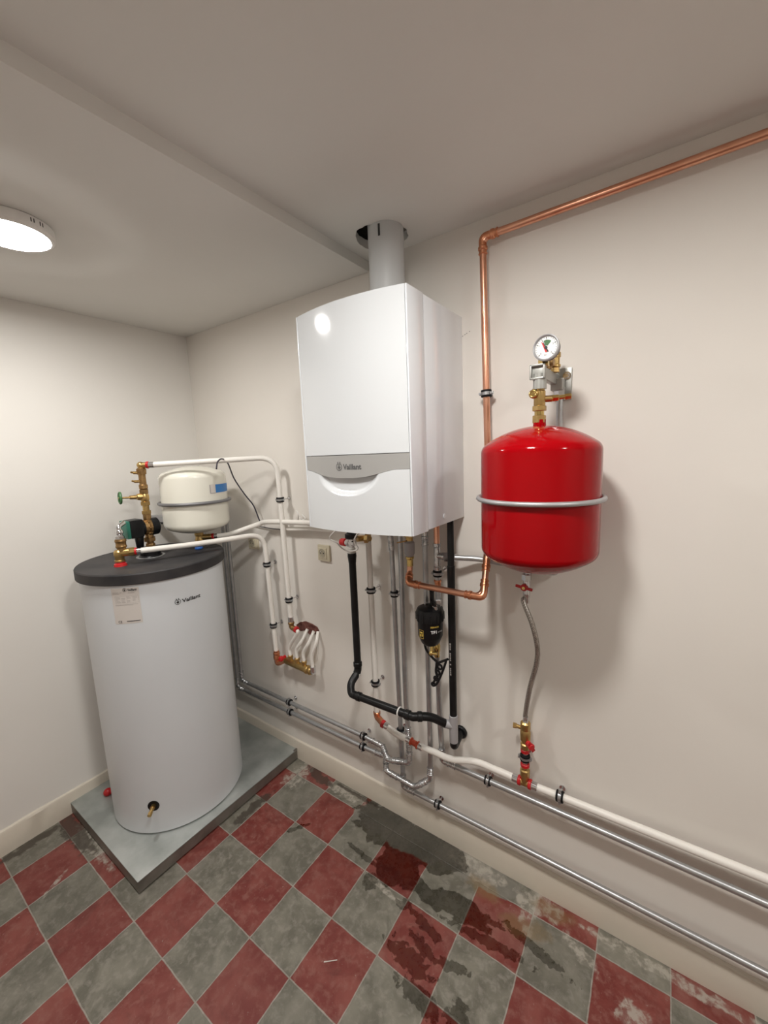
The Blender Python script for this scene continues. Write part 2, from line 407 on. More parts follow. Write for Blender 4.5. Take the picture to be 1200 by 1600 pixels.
def skirting(p0, p1, nrm, h, th, name):
    p0, p1, nrm = V(p0), V(p1), V(nrm); g = G(); n = 60; R = []
    rnd = random.Random(5); off = 0
    for i in range(n+1):
        q = p0.lerp(p1, i/n); wv = .0022*math.sin(i*.55)+.0012*math.sin(i*1.7)+rnd.uniform(-.0007, .0007)
        R.append([g.b.verts.new(q+nrm*a+V((0, 0, z))) for a, z in ((0, 0), (th, 0), (th+wv*.4, h-.008+wv), (th-.004, h+wv), (0, h+.004+wv))])
    for k in range(n):
        for i in range(5): g.b.faces.new((R[k][i], R[k][(i+1) % 5], R[k+1][(i+1) % 5], R[k+1][i]))
    g.b.faces.new(R[0]); g.b.faces.new(R[-1])
    return struct(g, name, 'skirt')
skirting((0, 0, 0), (RX, 0, 0), (0, -1, 0), .112, .013, 'baseboard_right')
skirting((0, RY, 0), (0, -.013, 0), (1, 0, 0), .112, .013, 'baseboard_left')

# ------------------------------------------------------------------ round LED ceiling lamps
def lamp(x, y, zc, label, dim=1.0):
    t = thing('ceiling_lamp', (x, y, zc), label, 'lamp', 'round ceiling lamps')
    R = .108
    g = G(); g.lathe((x, y, zc), (0, 0, -1), [(0, R-.004), (.003, R), (.026, R), (.033, R-.006), (.034, R-.012), (.031, R-.0125), (.012, R-.013)], 64)
    g.make('casing', 'lampc', t)
    for k in range(16):
        a = 2*pi*(k//4)/4+.22+(k % 4)*.07+(.09 if k % 4 > 1 else 0)
        c = V((x+math.cos(a)*(R-.0002), y+math.sin(a)*(R-.0002), zc-.014)); G().box(c, (.0012, .0028, .011), Matrix.Rotation(a, 3, 'Z')).make('vent_slot', 'dark', t)
    o = G().lathe((x, y, zc-.030), (0, 0, -1), [(0, R-.0135), (.002, R-.0135), (.0035, R-.02), (.004, .001)], 48).make('diffuser', 'lampe', t)
    if dim != 1: m = M['lampe'].copy(); m.node_tree.nodes['Principled BSDF'].inputs['Emission Strength'].default_value = LAMP*dim; o.data.materials[0] = m
lamp(.715, -.952, ZL, 'round white ceiling lamp glowing on the lower ceiling beside the left wall', .68)
lamp(2.02, -1.00, ZH, 'round white ceiling lamp lit on the higher ceiling above the viewer')
lamp(3.35, -.95, ZH, 'round white ceiling lamp lit on the higher ceiling towards the far right end', .75)

# ------------------------------------------------------------------ zinc plinth tray
pt = thing('plinth', (.35, -.44, 0), 'grey zinc-clad rectangular plinth on the tiled floor under the tall cylinder', 'plinth')
G().box((.3595, -.4435, .029), (.690, .857, .046)).make('core', 'dark', pt)
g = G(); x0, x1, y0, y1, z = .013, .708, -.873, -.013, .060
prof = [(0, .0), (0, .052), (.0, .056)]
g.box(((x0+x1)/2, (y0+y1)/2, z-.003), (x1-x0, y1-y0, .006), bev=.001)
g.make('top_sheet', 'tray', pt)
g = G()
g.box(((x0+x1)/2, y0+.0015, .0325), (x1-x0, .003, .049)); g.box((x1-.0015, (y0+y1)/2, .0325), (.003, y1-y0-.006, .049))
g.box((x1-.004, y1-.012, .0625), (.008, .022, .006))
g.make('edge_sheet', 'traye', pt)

# ------------------------------------------------------------------ hot water cylinder
AX, AY, RB = .367, -.499, .297
cy = thing('hot_water_cylinder', (AX, AY, .062), 'tall light grey hot water cylinder with a charcoal lid standing on the zinc plinth', 'water cylinder')
def P3(a, z, r): return V((AX+math.cos(a)*r, AY+math.sin(a)*r, z))
# body with a recess for the drain
da, dz = oncyl(240, 1259, AX, AY, RB)
G().lathe((AX, AY, .062), (0, 0, 1), [(0, RB-.010), (.005, RB-.009), (.0055, RB-.002), (.008, RB), (1.165, RB), (1.17, RB-.01)], 128).make('jacket', 'drum', cy)
G().lathe((AX, AY, 1.222), (0, 0, 1), [(0, RB-.02), (0.001, RB+.010), (.004, RB+.0125), (.042, RB+.0125), (.047, RB+.009), (.0485, RB-.01), (.0485, .02)], 128).make('lid', 'lid', cy)
n_ = V((math.cos(da), math.sin(da), 0)); dp = P3(da, dz, RB)
G().lathe(dp-n_*.004, n_, [(0, .0245), (.0055, .0245), (.0062, .0225), (.0048, .0215), (.0046, .001)], 32).make('drain_recess', 'black', cy)
dr = G().cyl(dp, dp+n_*.012, .011, n=6)
dr.cyl(dp+n_*.010, dp+n_*.034+V((0, 0, -.006)), .007); dr.cyl(dp+n_*.03+V((0, 0, -.004)), dp+n_*.045+V((0, 0, -.008)), .0095, n=6, bev=.001)
dr.make('drain_valve', 'brass', cy)
ra, rz = oncyl(176, 1238, AX, AY, RB)
rp = atx(165, 1238, .112)
rn = (V((rp.x-AX, rp.y-AY, 0))).normalized(); rb_ = V((AX, AY, rp.z))+rn*(RB-.002)
G().cyl(rb_, rb_+rn*.05, .011).sph(rb_+rn*.056, .020, (1, 1, .9)).make('side_drain_knob', 'redp', cy)
def cylmap(a0, z0, tilt=0):
    def f(u, v): return P3(a0+u/RB, z0+v+u*tilt, RB+.0012)
    return f
a0, z0 = oncyl(284.5, 941.5, AX, AY, RB); a1, z1 = oncyl(312.5, 928, AX, AY, RB)
w_ = (a1-a0)*RB
writing('Vaillant', w_*.27, cylmap(a0, z0), 'brand_logo', 'print', cy, width=w_, bold=.0006, emblem=True)
# rating label
c = [oncyl(174, 922, AX, AY, RB), oncyl(216, 914.5, AX, AY, RB), oncyl(223.5, 971, AX, AY, RB), oncyl(180.5, 976, AX, AY, RB)]
al, ar = (c[0][0]+c[3][0])/2, (c[1][0]+c[2][0])/2; zt, zb = (c[0][1]+c[1][1])/2, (c[2][1]+c[3][1])/2
lw, lh = (ar-al)*RB, zt-zb
def labelpt(u, v, r): return P3(al+(ar-al)*u, zb+lh*v, RB+r)
def curved(g, u0, u1, v0, v1, r, n=8):
    A = [[g.b.verts.new(labelpt(u0+(u1-u0)*i/n, v, r)) for i in range(n+1)] for v in (v0, v1)]
    for i in range(n): g.b.faces.new((A[0][i], A[0][i+1], A[1][i+1], A[1][i]))
g = G(); curved(g, 0, 1, 0, 1, .0006, 16); lab = g.make('rating_label', 'sticker', cy)
g = G(); rnd = random.Random(8)
for i, (u0, u1, v) in enumerate([(.05, .26, .87), (.32, .38, .87), (.62, .84, .855), (.05, .3, .84), (.72, .9, .885)]): curved(g, u0, u1, v, v+.008, .0012, 3)
for k in range(5):
    for u in (.14, .34, .54, .74):
        if rnd.random() < .9: curved(g, u+.01, u+.10+rnd.random()*.08, .60+.035*k, .607+.035*k, .0012, 2)
for u0, u1, v0, v1 in [(.12, .96, .575, .577), (.12, .96, .775, .777), (.12, .125, .575, .775), (.955, .96, .575, .775), (.55, .553, .575, .775)]: curved(g, u0, u1, v0, v1, .0011, 6)
curved(g, .10, .92, .535, .541, .0012, 6); curved(g, .10, .75, .515, .520, .0012, 6)
g.make('fine_print', 'printg', lab)
g = G(); curved(g, .45, .93, .055, .075, .0012, 6)
g.make('printed_bar', 'print', lab)
writing('Vaillant', .014, lambda u, v: labelpt((u)/lw+.60, v/lh+.91, .0013), 'printed_name', 'print', lab, width=.33*lw, bold=.0004, emblem=True)
writing('CE', .013, lambda u, v: labelpt((u)/lw+.13, v/lh+.03, .0013), 'ce_mark', 'print', lab, bold=.0002)
# small blue cap and black collar on the lid
ZT = 1.2705
bc = V((.439, -.313, ZT))
G().cyl(bc, bc+V((0, 0, .012)), .020, n=24, bev=.003).make('blue_cap', 'bluep', cy)
G().lathe((.348, -.505, ZT), (0, 0, 1), [(0, .052), (.006, .048), (.008, .044), (.04, .043), (.044, .038), (.044, .01)], 40).make('port_collar', 'black', cy)
G().lathe((.348, -.505, ZT-.001), (0, 0, 1), [(0, .062), (.003, .061), (.003, .04)], 40).make('port_washer', 'zinc', cy)
hp = V((.413, -.664, ZT))
G().lathe(hp, (0, 0, 1), [(0, .026), (.010, .024), (.012, .020), (.020, .019)], 32).make('red_port_ring', 'redp', cy)

# ------------------------------------------------------------------ pump and valve column on the cylinder
px_, py_ = .355, -.503
pg = thing('circulation_pump', (px_, py_, 1.30), 'black circulation pump with a green control face on the brass column above the cylinder', 'pump')
Z = lambda z: V((px_, py_, z))
g = G(); g.cyl(Z(1.314), Z(1.332), .021, n=8, bev=.002); g.cyl(Z(1.332), Z(1.345), .016); g.hexn(Z(1.343), Z(1.362), .026); g.cyl(Z(1.362), Z(1.375), .017)
g.make('lower_union', 'bronze', pg)
pz = 1.412
g = G(); g.lathe((px_, py_+.042, pz), (0, -1, 0), [(0, .034), (.005, .041), (.034, .042), (.038, .038)], 32); g.make('insulation_shell', 'black', pg)
g = G(); g.lathe((px_, py_+.004, pz), (0, -1, 0), [(0, .041), (.010, .041), (.012, .037), (.028, .035)], 32)
for k in range(8):
    a = 2*pi*k/8; q = V((px_+math.cos(a)*.038, py_+.004, pz+math.sin(a)*.038)); g.cyl(q, q+V((0, -.018, 0)), .0055, n=8)
g.cyl(Z(1.363), Z(1.38), .018); g.cyl(Z(1.448), Z(1.475), .017)
g.make('volute_flange', 'bronze', pg)
g = G(); g.cyl((px_, py_-.020, pz), (px_, py_-.040, pz), .034, n=28, bev=.003); g.box((px_, py_-.064, pz+.003), (.072, .058, .084), bev=.007)
g.make('motor_housing', 'black', pg)
G().box((px_, py_-.100, pz+.003), (.070, .016, .081), bev=.004).make('control_face', 'teal', pg)
g = G(); g.lathe((px_+.02, py_-.055, pz-.038), (0, 0, -1), [(0, .019), (.045, .015), (.056, .008)], 16); g.make('cable_socket', 'black', pg)
vc = thing('valve_column', (px_, py_, 1.475), 'brass column of valves rising from the pump to the upper white pipe', 'valve')
g = G(); g.hexn(Z(1.474), Z(1.49), .021); g.cyl(Z(1.49), Z(1.52), .014); g.hexn(Z(1.515), Z(1.532), .021)
g.lathe(Z(1.532), (0, 0, 1), [(0, .015), (.01, .019), (.03, .019), (.04, .015)], 20); g.make('gate_valve_body', 'brass', vc)
vd = V((-.22, -.97, .03)).normalized(); vp = Z(1.556)
g = G(); g.lathe(vp, vd, [(0, .018), (.02, .016), (.03, .014), (.034, .010), (.06, .009), (.062, .005), (.105, .004)], 16); g.make('valve_stem', 'brass', vc)
hub = vp+vd*.098
g = G(); g.torus(hub, vd, .024, .0055, 28, 8); x_, y_, z_ = frame(vd)
for k in range(3):
    a = 2*pi*k/3; q = (x_*math.cos(a)+y_*math.sin(a))*.024; g.cyl(hub-q*.1, hub+q, .004, n=8)
g.cyl(hub-vd*.006, hub+vd*.006, .008, n=12); g.make('handwheel', 'green', vc)
g = G(); g.hexn(Z(1.570), Z(1.590), .020); g.lathe(Z(1.59), (0, 0, 1), [(0, .014), (.004, .0185), (.02, .0185), (.024, .015), (.075, .015), (.077, .020), (.095, .021), (.10, .015)], 20)
g.hexn(Z(1.66), Z(1.682), .022); g.make('check_valve_body', 'bronze', vc)
for zz in (1.668, 1.628):
    g = G(); g.cyl(Z(zz), Z(zz)+vd*.034, .007, n=10); g.cyl(Z(zz)+vd*.032, Z(zz)+vd*.044+V((0, 0, .004)), .0045, n=8); g.make('test_nipple', 'brass', vc)
Wt = Z(1.702)
g = G(); g.cyl(Z(1.682), Z(1.70), .013); g.sph(Wt, .0165); w2d = V((.72, .69, .005)).normalized(); g.cyl(Wt, Wt+w2d*.028, .013)
g.make('top_elbow', 'brass', vc)

# hot outlet elbow group near the front of the lid
ho = thing('hot_outlet_fitting', tuple(hp+V((0, 0, .02))), 'brass elbow tee on the red ringed port at the front of the charcoal lid', 'pipe fitting')
hz = lambda z: V((hp.x, hp.y, z))
w3d = V((.60, .80, .0)).normalized()
g = G(); g.lathe(hz(1.290), (0, 0, 1), [(0, .021), (.006, .021), (.008, .018), (.022, .0185), (.030, .021), (.044, .020), (.052, .014)], 20)
g.tube(arc([hz(1.30), hz(1.328), hz(1.328)+w3d*.045], .022), .0175, 16); g.cyl(hz(1.328)+w3d*.04, hz(1.328)+w3d*.062, .019, n=8, bev=.002)
g.make('elbow', 'brass', ho)
g = G(); g.cyl(hz(1.335)+w3d*.012, hz(1.352)+w3d*.012, .017); g.lathe(hz(1.35)+w3d*.012, (0, 0, 1), [(0, .020), (.006, .022), (.012, .020), (.024, .020), (.03, .023), (.038, .021), (.040, .014)], 20)
g.make('reducer', 'bronze', ho)
g = G(); v0 = hz(1.388)+w3d*.012; g.hexn(v0, v0+V((0, 0, .014)), .018); g.cyl(v0+V((0, 0, .014)), v0+V((0, 0, .028)), .012); g.sph(v0+V((0, 0, .030)), .0155)
g.tube(arc([v0+V((0, 0, .03)), v0+V((-.002, -.002, .055)), v0+V((-.02, .03, .066))], .025), .010, 14); g.make('vent_valve', 'chrome', ho)
G().cyl(hz(1.328)+w3d*.058, hz(1.328)+w3d*.070, .0165, n=16, bev=.002).make('red_sleeve', 'redp', ho)

# ------------------------------------------------------------------ pipes
def elbow_at(g, p, a, b_, r, L=.026, ribs=False):
    """short thicker collars on both arms of a corner"""
    p, a, b_ = V(p), V(a), V(b_); da, db = (a-p).normalized(), (b_-p).normalized()
    k = L
    g.tube(arc([p+da*k, p, p+db*k], k*.9, 8), r*1.14, 16)
    for d in (da, db):
        q = p+d*k; g.cyl(q-d*.002, q+d*.010, r*1.36, n=20, bev=.002)
        if ribs:
            g.cyl(q+d*.008, q+d*.034, r*1.17, n=20)
            for h_ in (.014, .022, .032): g.cyl(q+d*h_, q+d*(h_+.004), r*(1.40 if h_ > .03 else 1.30), n=20, bev=.0012)
            continue
        g.cyl(q+d*.008, q+d*.020, r*1.16, n=20); q = p+d*(k+.018); g.cyl(q, q+d*.004, r*1.30, n=20, bev=.001)
def run(name, pts, r, m, label, cat, fr=.022, fm=None, elbows=None, group=None, collars=()):
    base = V(pts[0]); o = G().tube(arc(pts, fr), r, 16).make(name, m, origin=base)
    tag(o, label, cat, group)
    if elbows is not None:
        for i in elbows:
            g = G(); elbow_at(g, pts[i], pts[i-1], pts[i+1], r, min(fr if not isinstance(fr, list) else fr[i-1], (V(pts[i])-V(pts[i-1])).length*.48, (V(pts[i])-V(pts[i+1])).length*.48), fm == 'zincf'); g.make('elbow', fm, o)
    for (p, d, L, rr, cm) in collars:
        G().cyl(V(p)-V(d).normalized()*L/2, V(p)+V(d).normalized()*L/2, rr, n=20, bev=.002).make('collar', cm, o)
    return o
rg, rw, rc = .0105, .0128, .0112
D1_, D2_, D3_ = .042, .045, .06

# left grey pair
def hz_run(px, py, d, z): p = at(px, py, d); return V((p.x, p.y, z))
zU, zLo = .377, .313
pA = [V((.262, -.05, 1.372)), V((.262, -.05, zU)), V((1.235, -.05, zU-.003))]
pA[0] = V((.300, -.05, 1.36)); pA[1] = V((.300, -.05, zU))
pB = [V((.255, -.05, 1.36)), V((.255, -.05, zLo)), V((1.235, -.05, zLo+.004))]
# upper pair run -> loops
u1 = at(570, 1151, .05); l1 = at(568, 1167, .05)
pA = [V((.298, -.05, 1.45)), V((.298, -.05, u1.z+.002)), u1, at(598, 1166, .05), at(606, 1187, .075), at(640, 1192, .075), at(639, 1155, .05), at(634, 1095, .05), at(620, 838, .05)]
pA[-1] = V((pA[-2].x, -.05, 1.46))
oA = run('galvanised_pipe', pA, rg, 'zinc', 'galvanised pipe turning along the wall beside the cylinder, upper of the left pair', 'pipe', [.024, .02, .022, .045, .03, .02, .02], 'zincf', [1, 3, 4, 5, 6])
pB = [V((.252, -.05, 1.45)), V((.252, -.05, l1.z+.002)), l1, at(603, 1182, .05), at(603, 1204, .07), at(648, 1230, .075), at(672, 1217, .05), at(672.5, 1180, .05)]
pB.append(V((pB[-1].x, -.05, 1.405))); pB.append(V((pB[-1].x-.045, -.06, 1.46)))
oB = run('galvanised_pipe', pB, rg, 'zinc', 'galvanised pipe turning along the wall nearest the cylinder, lower of the left pair', 'pipe', [.024, .02, .022, .04, .03, .02, .022, .022], 'zincf', [1, 3, 4, 5, 6, 8])
# leaning column to the long bottom pipe
c0 = at(627, 1165, .04); g1a = at(760, 1295.5, .04); g1b = at(1200, 1522, .04); zb_ = (g1b.z-g1a.z)/(g1b.x-g1a.x)
kx = c0.x+.004
far = lambda a, b_, X: a+(b_-a)*((X-a.x)/(b_.x-a.x))
pC = [V((c0.x-.012, -.055, 1.46)), V((c0.x-.008, -.045, 1.30)), V((kx, -.04, g1a.z-(g1a.x-kx)*zb_)), far(g1a, g1b, RX-.01)]
oC = run('galvanised_pipe', pC, rg, 'zinc', 'galvanised pipe dropping under the boiler and running lowest, just above the skirting', 'pipe', .024, 'zincf', [2])
G().cyl(pC[0]-V((0, 0, .0)), pC[0].lerp(pC[1], .42), rg*.98).make('copper_stub', 'copper', oC)
G().cyl(pC[0].lerp(pC[1], .35), pC[0].lerp(pC[1], .42), rg*1.3, n=20, bev=.002).cyl(pC[0].lerp(pC[1], .42), pC[0].lerp(pC[1], .95), rg*1.16, n=20, bev=.002).make('press_socket', 'zincf', oC)
# tee column
tx = at(683, 870, .07)
g2a = at(730, 1205, .04); g2b = at(1200, 1413, .04)
oD = G().tube(arc([V((tx.x, -.07, 1.335)), V((tx.x, -.07, 1.20))], .01), rg, 16).make('galvanised_tee', 'zinc', origin=(tx.x, -.07, 1.27))
tag(oD, 'short galvanised tee pipe below the boiler with a side branch to the right', 'pipe')
tz = 1.318
G().lathe((tx.x, -.07, 1.262), (0, 0, 1), [(0, .0145), (.012, .0145), (.014, .0125), (.09, .0125), (.092, .015), (.104, .015)], 20).cyl((tx.x, -.07, tz), (tx.x+.03, -.07, tz), .0125).cyl((tx.x+.022, -.07, tz), (tx.x+.036, -.07, tz), .0148, n=20, bev=.002).make('tee_fitting', 'zincf', oD)
G().hexn((tx.x+.034, -.07, tz), (tx.x+.056, -.07, tz), .019).cyl((tx.x+.054, -.07, tz), (tx.x+.075, -.07, tz), .014).make('union_nut', 'chrome', oD)
G().cyl((tx.x, -.07, 1.34), (tx.x, -.07, 1.462), rc).make('copper_stub', 'copper', oD)
# horizontal branch behind the red tank with drop and riser
xt = 2.075; xh = 1.985
bz = at(817, 893, .045).z
oE = run('galvanised_pipe', [V((tx.x+.07, -.07, tz)), V((tx.x+.15, -.033, tz-.004)), V((xt, -.027, bz+.005)), V((xt, -.027, 1.885))], rg, 'zinc', 'galvanised pipe running level from the tee and rising behind the red tank', 'pipe', .03, 'zincf', [2])
G().cyl((xh, -.030, bz+.014), (xh, -.034, bz-.03), .0135, n=16, bev=.002).make('drop_tee', 'zincf', oE)
# pipe from filter down to the upper right run
fx = at(686, 1100, .055)
e2 = V((fx.x+.002, -.045, g2a.z+(fx.x-g2a.x)*(g2b.z-g2a.z)/(g2b.x-g2a.x)))
oF = run('galvanised_pipe', [V((fx.x, -.06, .90)), V((fx.x, -.05, .60)), e2+V((.004, 0, .004)), far(g2a, g2b, RX-.01)], rg*1.05, 'zinc', 'galvanised pipe from the black filter running just below the long white pipe', 'pipe', .024, 'zincf', [2])

# copper
cu0 = at(754, 371, .04); cr = at(1190, 212, .04)
f1 = at(641, 893, .12); rz1 = at(638, 911, .175); rz2 = at(755, 930, .175); rz2.z = rz1.z-.006
up1 = at(762, 880, .06); upx = cu0.x+.018
cpts = [far(cu0, cr, RX-.01), cu0, V((up1.x, -.04, 1.42)), V((up1.x+.004, -.078, 1.335)), V((rz2.x, -.175, rz2.z)), V((rz1.x, -.175, rz1.z)), V((f1.x, -.125, f1.z-.006)), V((f1.x, -.12, 1.285))]
oG = run('copper_pipe', cpts, rc, 'copper', 'long copper pipe along the wall top, down behind the red tank and under the boiler', 'pipe', [.03, .03, .03, .042, .03, .03, .02], 'copperf', [1, 3, 4, 5])
# white composite pipes
W2 = [Wt+w2d*.05, V((.72, -.075, 1.712)), V((.775, -.06, 1.712)), V((.792, -.06, .875))]
W2[1] = W2[0].lerp(V((.76, -.06, 1.722)), .9); W2[2] = V((.778, -.06, 1.715))
oW2 = G().tube(arc([W2[0], W2[2], W2[3]], .09, 12), rw, 16).make('white_pipe', 'pex', origin=W2[0])
tag(oW2, 'white plastic pipe arching from the top of the brass column down to the brick opening', 'pipe')
G().cyl(Wt+w2d*.024, Wt+w2d*.036, .0165, n=16, bev=.002).make('red_sleeve', 'redp', oW2)
G().cyl(Wt+w2d*.036, Wt+w2d*.058, .0140).make('steel_sleeve', 'chrome', oW2)
G().cyl((W2[3].x, -.06, .89), (W2[3].x, -.06, .862), .0142).make('steel_sleeve', 'chrome', oW2)
eb = V((W2[3].x, -.06, .862))
g = G(); g.cyl(eb, eb-V((0, 0, .012)), .0165, bev=.002); g.tube(arc([eb-V((0, 0, .008)), eb-V((0, 0, .03)), eb+V((.035, -.0, -.035))], .014), .0135, 14); g.make('elbow', 'bronze', oW2)
G().cyl(eb+V((.028, 0, -.034)), eb+V((.042, 0, -.036)), .0165, n=16, bev=.002).make('red_sleeve', 'redp', oW2)

w3s = hz(1.328)+w3d*.068
w3e = V((.632, -.06, 1.318))
oW3 = G().tube(arc([w3s, w3s.lerp(w3e, .45)+V((0, 0, -.006)), w3e, V((.655, -.06, .665))], [.25, .085], 12), rw, 16).make('white_pipe', 'pex', origin=w3s)
tag(oW3, 'white plastic pipe crossing low over the charcoal lid and bending down to the wall manifold', 'pipe')
G().cyl(w3s-w3d*.002, w3s+w3d*.018, .0140).make('steel_sleeve', 'chrome', oW3)

# vessel feed pipe
vb = V((.37, -.265, 1.345))
w4a = vb+V((.055, .055, -.028))
w4 = [w4a, atz(350, 833, 1.325), V((.60, -.07, 1.366)), V((.68, -.06, 1.384)), V((1.0, -.06, 1.399)), V((1.24, -.07, 1.405))]
w4[1] = w4a+V((.06, .05, .006))
oW4 = G().tube(bez(w4, 10), rw, 16).make('white_pipe', 'pex', origin=w4a)
tag(oW4, 'white plastic pipe from under the cream vessel running level behind the boiler', 'pipe')
dd = (w4[1]-w4[0]).normalized()
G().cyl(w4a-dd*.016, w4a-dd*.003, .0155, n=16, bev=.002).make('red_sleeve', 'redp', oW4)
G().cyl(w4a-dd*.003, w4a+dd*.014, .0138).make('steel_sleeve', 'chrome', oW4)
# second short level white pipe below it
tag(G().tube(arc([at(446, 813, .03), at(448, 827, .035), at(486, 826, .035), V((1.25, -.035, 1.368))], .015), .0105, 12).make('white_conduit', 'pex'), 'short white conduit on the wall just below the level white pipe, left of the boiler', 'conduit')

# white column under the boiler
wx = at(578, 900, .06)
w1 = V((wx.x+.004, -.06, .52))
oW1 = G().tube([V((wx.x, -.06, 1.405)), V((w1.x, -.06, .545))], rw, 16).make('white_pipe', 'pex', origin=(wx.x, -.06, 1.405))
tag(oW1, 'straight white plastic pipe dropping from the brass elbow under the boiler to a bronze elbow', 'pipe')
G().cyl((wx.x, -.06, 1.412), (wx.x, -.06, 1.385), .0138).make('steel_sleeve', 'chrome', oW1)
g = G(); ea = V((w1.x, -.06, .545)); g.cyl(ea, ea-V((0, 0, .014)), .0165, n=16, bev=.002); q1 = at(600, 1132, .09)
g.tube(arc([ea, ea-V((0, 0, .028)), q1], .016), .0145, 14); g.make('elbow', 'copperf', oW1)
# long white run
q2 = at(642, 1158, .085); q3 = at(652, 1164, .085); q4 = at(705, 1186, .075); q5 = at(742, 1190, .05); q6 = at(808, 1217, .045); q7 = at(832, 1227, .045); q8 = at(1200, 1374, .045)
oWc = G().tube(arc([q1, q1.lerp(q2, .5)+V((0, -.004, -.006)), q2], .05), rw, 16).make('white_pipe', 'pex', origin=q1)
tag(oWc, 'short slanting white pipe between two red-ringed couplings, in front of the vertical grey pipes', 'pipe')
dq = (q2-q1).normalized()
G().cyl(q1-dq*.012, q1+dq*.003, .017, n=16, bev=.002).make('red_sleeve', 'redp', oWc)
G().cyl(q1+dq*.003, q1+dq*.022, .0142).make('steel_sleeve', 'chrome', oWc); G().cyl(q2-dq*.022, q2-dq*.002, .0142).make('steel_sleeve', 'chrome', oWc)
g = G(); dq = (q3-q2).normalized()
g.cyl(q2-dq*.002, q2+dq*.006, .0165, n=16, bev=.002).cyl(q2, q3, .012).cyl(q3-dq*.002, q3+dq*.006, .0165, n=16, bev=.002); g.make('red_coupling', 'redo', oWc)
oWr = G().tube(bez([q3, q3.lerp(q4, .5), q4, q5, q5.lerp(q6, .5)+V((0, 0, .002)), q6, q7, far(q7, q8, RX-.01)], 10), rw, 16).make('white_pipe', 'pex', origin=q3)
tag(oWr, 'long white plastic pipe running along the wall to the right edge, above the grey pipes', 'pipe')
G().cyl(q3+dq*.005, q3+dq*.024, .0142).make('steel_sleeve', 'chrome', oWr)
# filling tee on it
tcn = at(820, 1222, .045); dr_ = (q7-q6).normalized()
ft = thing('pipe_tee', tuple(tcn), 'brass tee with red rings on the long white pipe below the filling valves', 'pipe fitting')
G().cyl(tcn-dr_*.014, tcn+dr_*.014, .0145).cyl(tcn, tcn+V((0, 0, .03)), .0145).lathe(tcn+V((0, 0, .022)), (0, 0, 1), [(0, .015), (.004, .0175), (.03, .0175), (.034, .014), (.045, .014)], 18).make('tee_body', 'brass', ft)
for s_ in (-1, 1):
    G().cyl(tcn+dr_*.013*s_, tcn+dr_*.025*s_, .018, n=16, bev=.002).make('red_ring', 'redp', ft)
    G().cyl(tcn+dr_*.025*s_, tcn+dr_*.045*s_, .0145).make('steel_sleeve', 'chrome', ft)
# ------------------------------------------------------------------ filling valve and braided hose
tpx = tcn.x; topz = at(820, 1120, .045).z
fv = thing('filling_valve', (tpx, -.045, tcn.z+.07), 'brass filling valve with red lever between the braided hose and the tee', 'valve')
zz = lambda z: V((tpx, -.045, z))
z0 = tcn.z+.066
for a_ in (0, .058): G().cyl(zz(z0+a_), zz(z0+a_+.014), .0165, n=16, bev=.002).make('red_ring', 'redp', fv)
G().cyl(zz(z0+.012), zz(z0+.06), .011).make('pipe_stub', 'chrome', fv)
g = G(); g.lathe(zz(z0+.070), (0, 0, 1), [(0, .012), (.004, .0165), (.022, .017), (.026, .013), (.034, .013), (.038, .018), (.070, .0185), (.078, .015), (.083, .018), (.105, .0175), (.110, .012)], 20)
g.cyl(zz(z0+.150)+V((-.01, 0, 0)), zz(z0+.155)+V((-.034, -.006, 0)), .007); g.cyl(zz(z0+.155)+V((-.030, -.006, 0)), zz(z0+.155)+V((-.042, -.008, 0)), .0095, n=8); g.make('valve_body', 'brass', fv)
g = G(); kk = zz(z0+.106)+V((.012, -.012, 0)); kd = V((.75, -.6, .0)).normalized(); g.cyl(kk, kk+kd*.016, .010, n=12)
g.box(kk+kd*.019, (.006, .014, .046), Matrix.Rotation(math.atan2(kd.y, kd.x), 3, 'Z') @ Matrix.Rotation(.5, 3, 'X'), bev=.002); g.cyl(kk+kd*.014, kk+kd*.026, .012, n=10, bev=.002); g.make('red_lever', 'redp', fv)
htop = V((xh, -.045, bz-.075)); hb = zz(z0+.182)
hose_pts = [hb+V((0, 0, -.012)), hb+V((0, 0, .03)), at(828, 1075, .055), at(840, 1025, .07), at(833, 980, .075), at(818, 940, .06), htop+V((0, 0, -.02)), htop]
ho_ = G().tube(bez(hose_pts, 8), .0085, 14).make('braided_hose', 'braid', origin=hb)
tag(ho_, 'braided steel flexible hose curving down the wall below the red tank', 'hose')
G().lathe(hb+V((0, 0, -.014)), (0, 0, 1), [(0, .011), (.008, .0125), (.014, .0095), (.032, .0095)], 16).make('lower_ferrule', 'chrome', ho_)
G().lathe(htop+V((0, 0, -.036)), (0, 0, 1), [(0, .0095), (.02, .0095), (.024, .012), (.036, .012)], 16).make('upper_ferrule', 'chrome', ho_)
sv = thing('shutoff_valve', tuple(htop), 'small steel ball valve with a red butterfly handle under the red tank', 'valve')
G().cyl(htop, htop+V((0, 0, .05)), .0125).hexn(htop+V((0, 0, .046)), htop+V((0, 0, .068)), .0165).make('valve_body', 'chrome', sv)
bh = htop+V((-.004, -.018, .024))
g = G(); g.cyl(bh+V((0, .016, 0)), bh+V((0, -.004, 0)), .012, n=18, bev=.002); g.box(bh, (.058, .007, .010), Matrix.Rotation(.15, 3, 'Y'), bev=.003); g.make('butterfly_handle', 'redp', sv)
G().cyl(bh+V((0, -.003, 0)), bh+V((0, -.007, 0)), .0055, n=10).make('handle_screw', 'ybrass', sv)

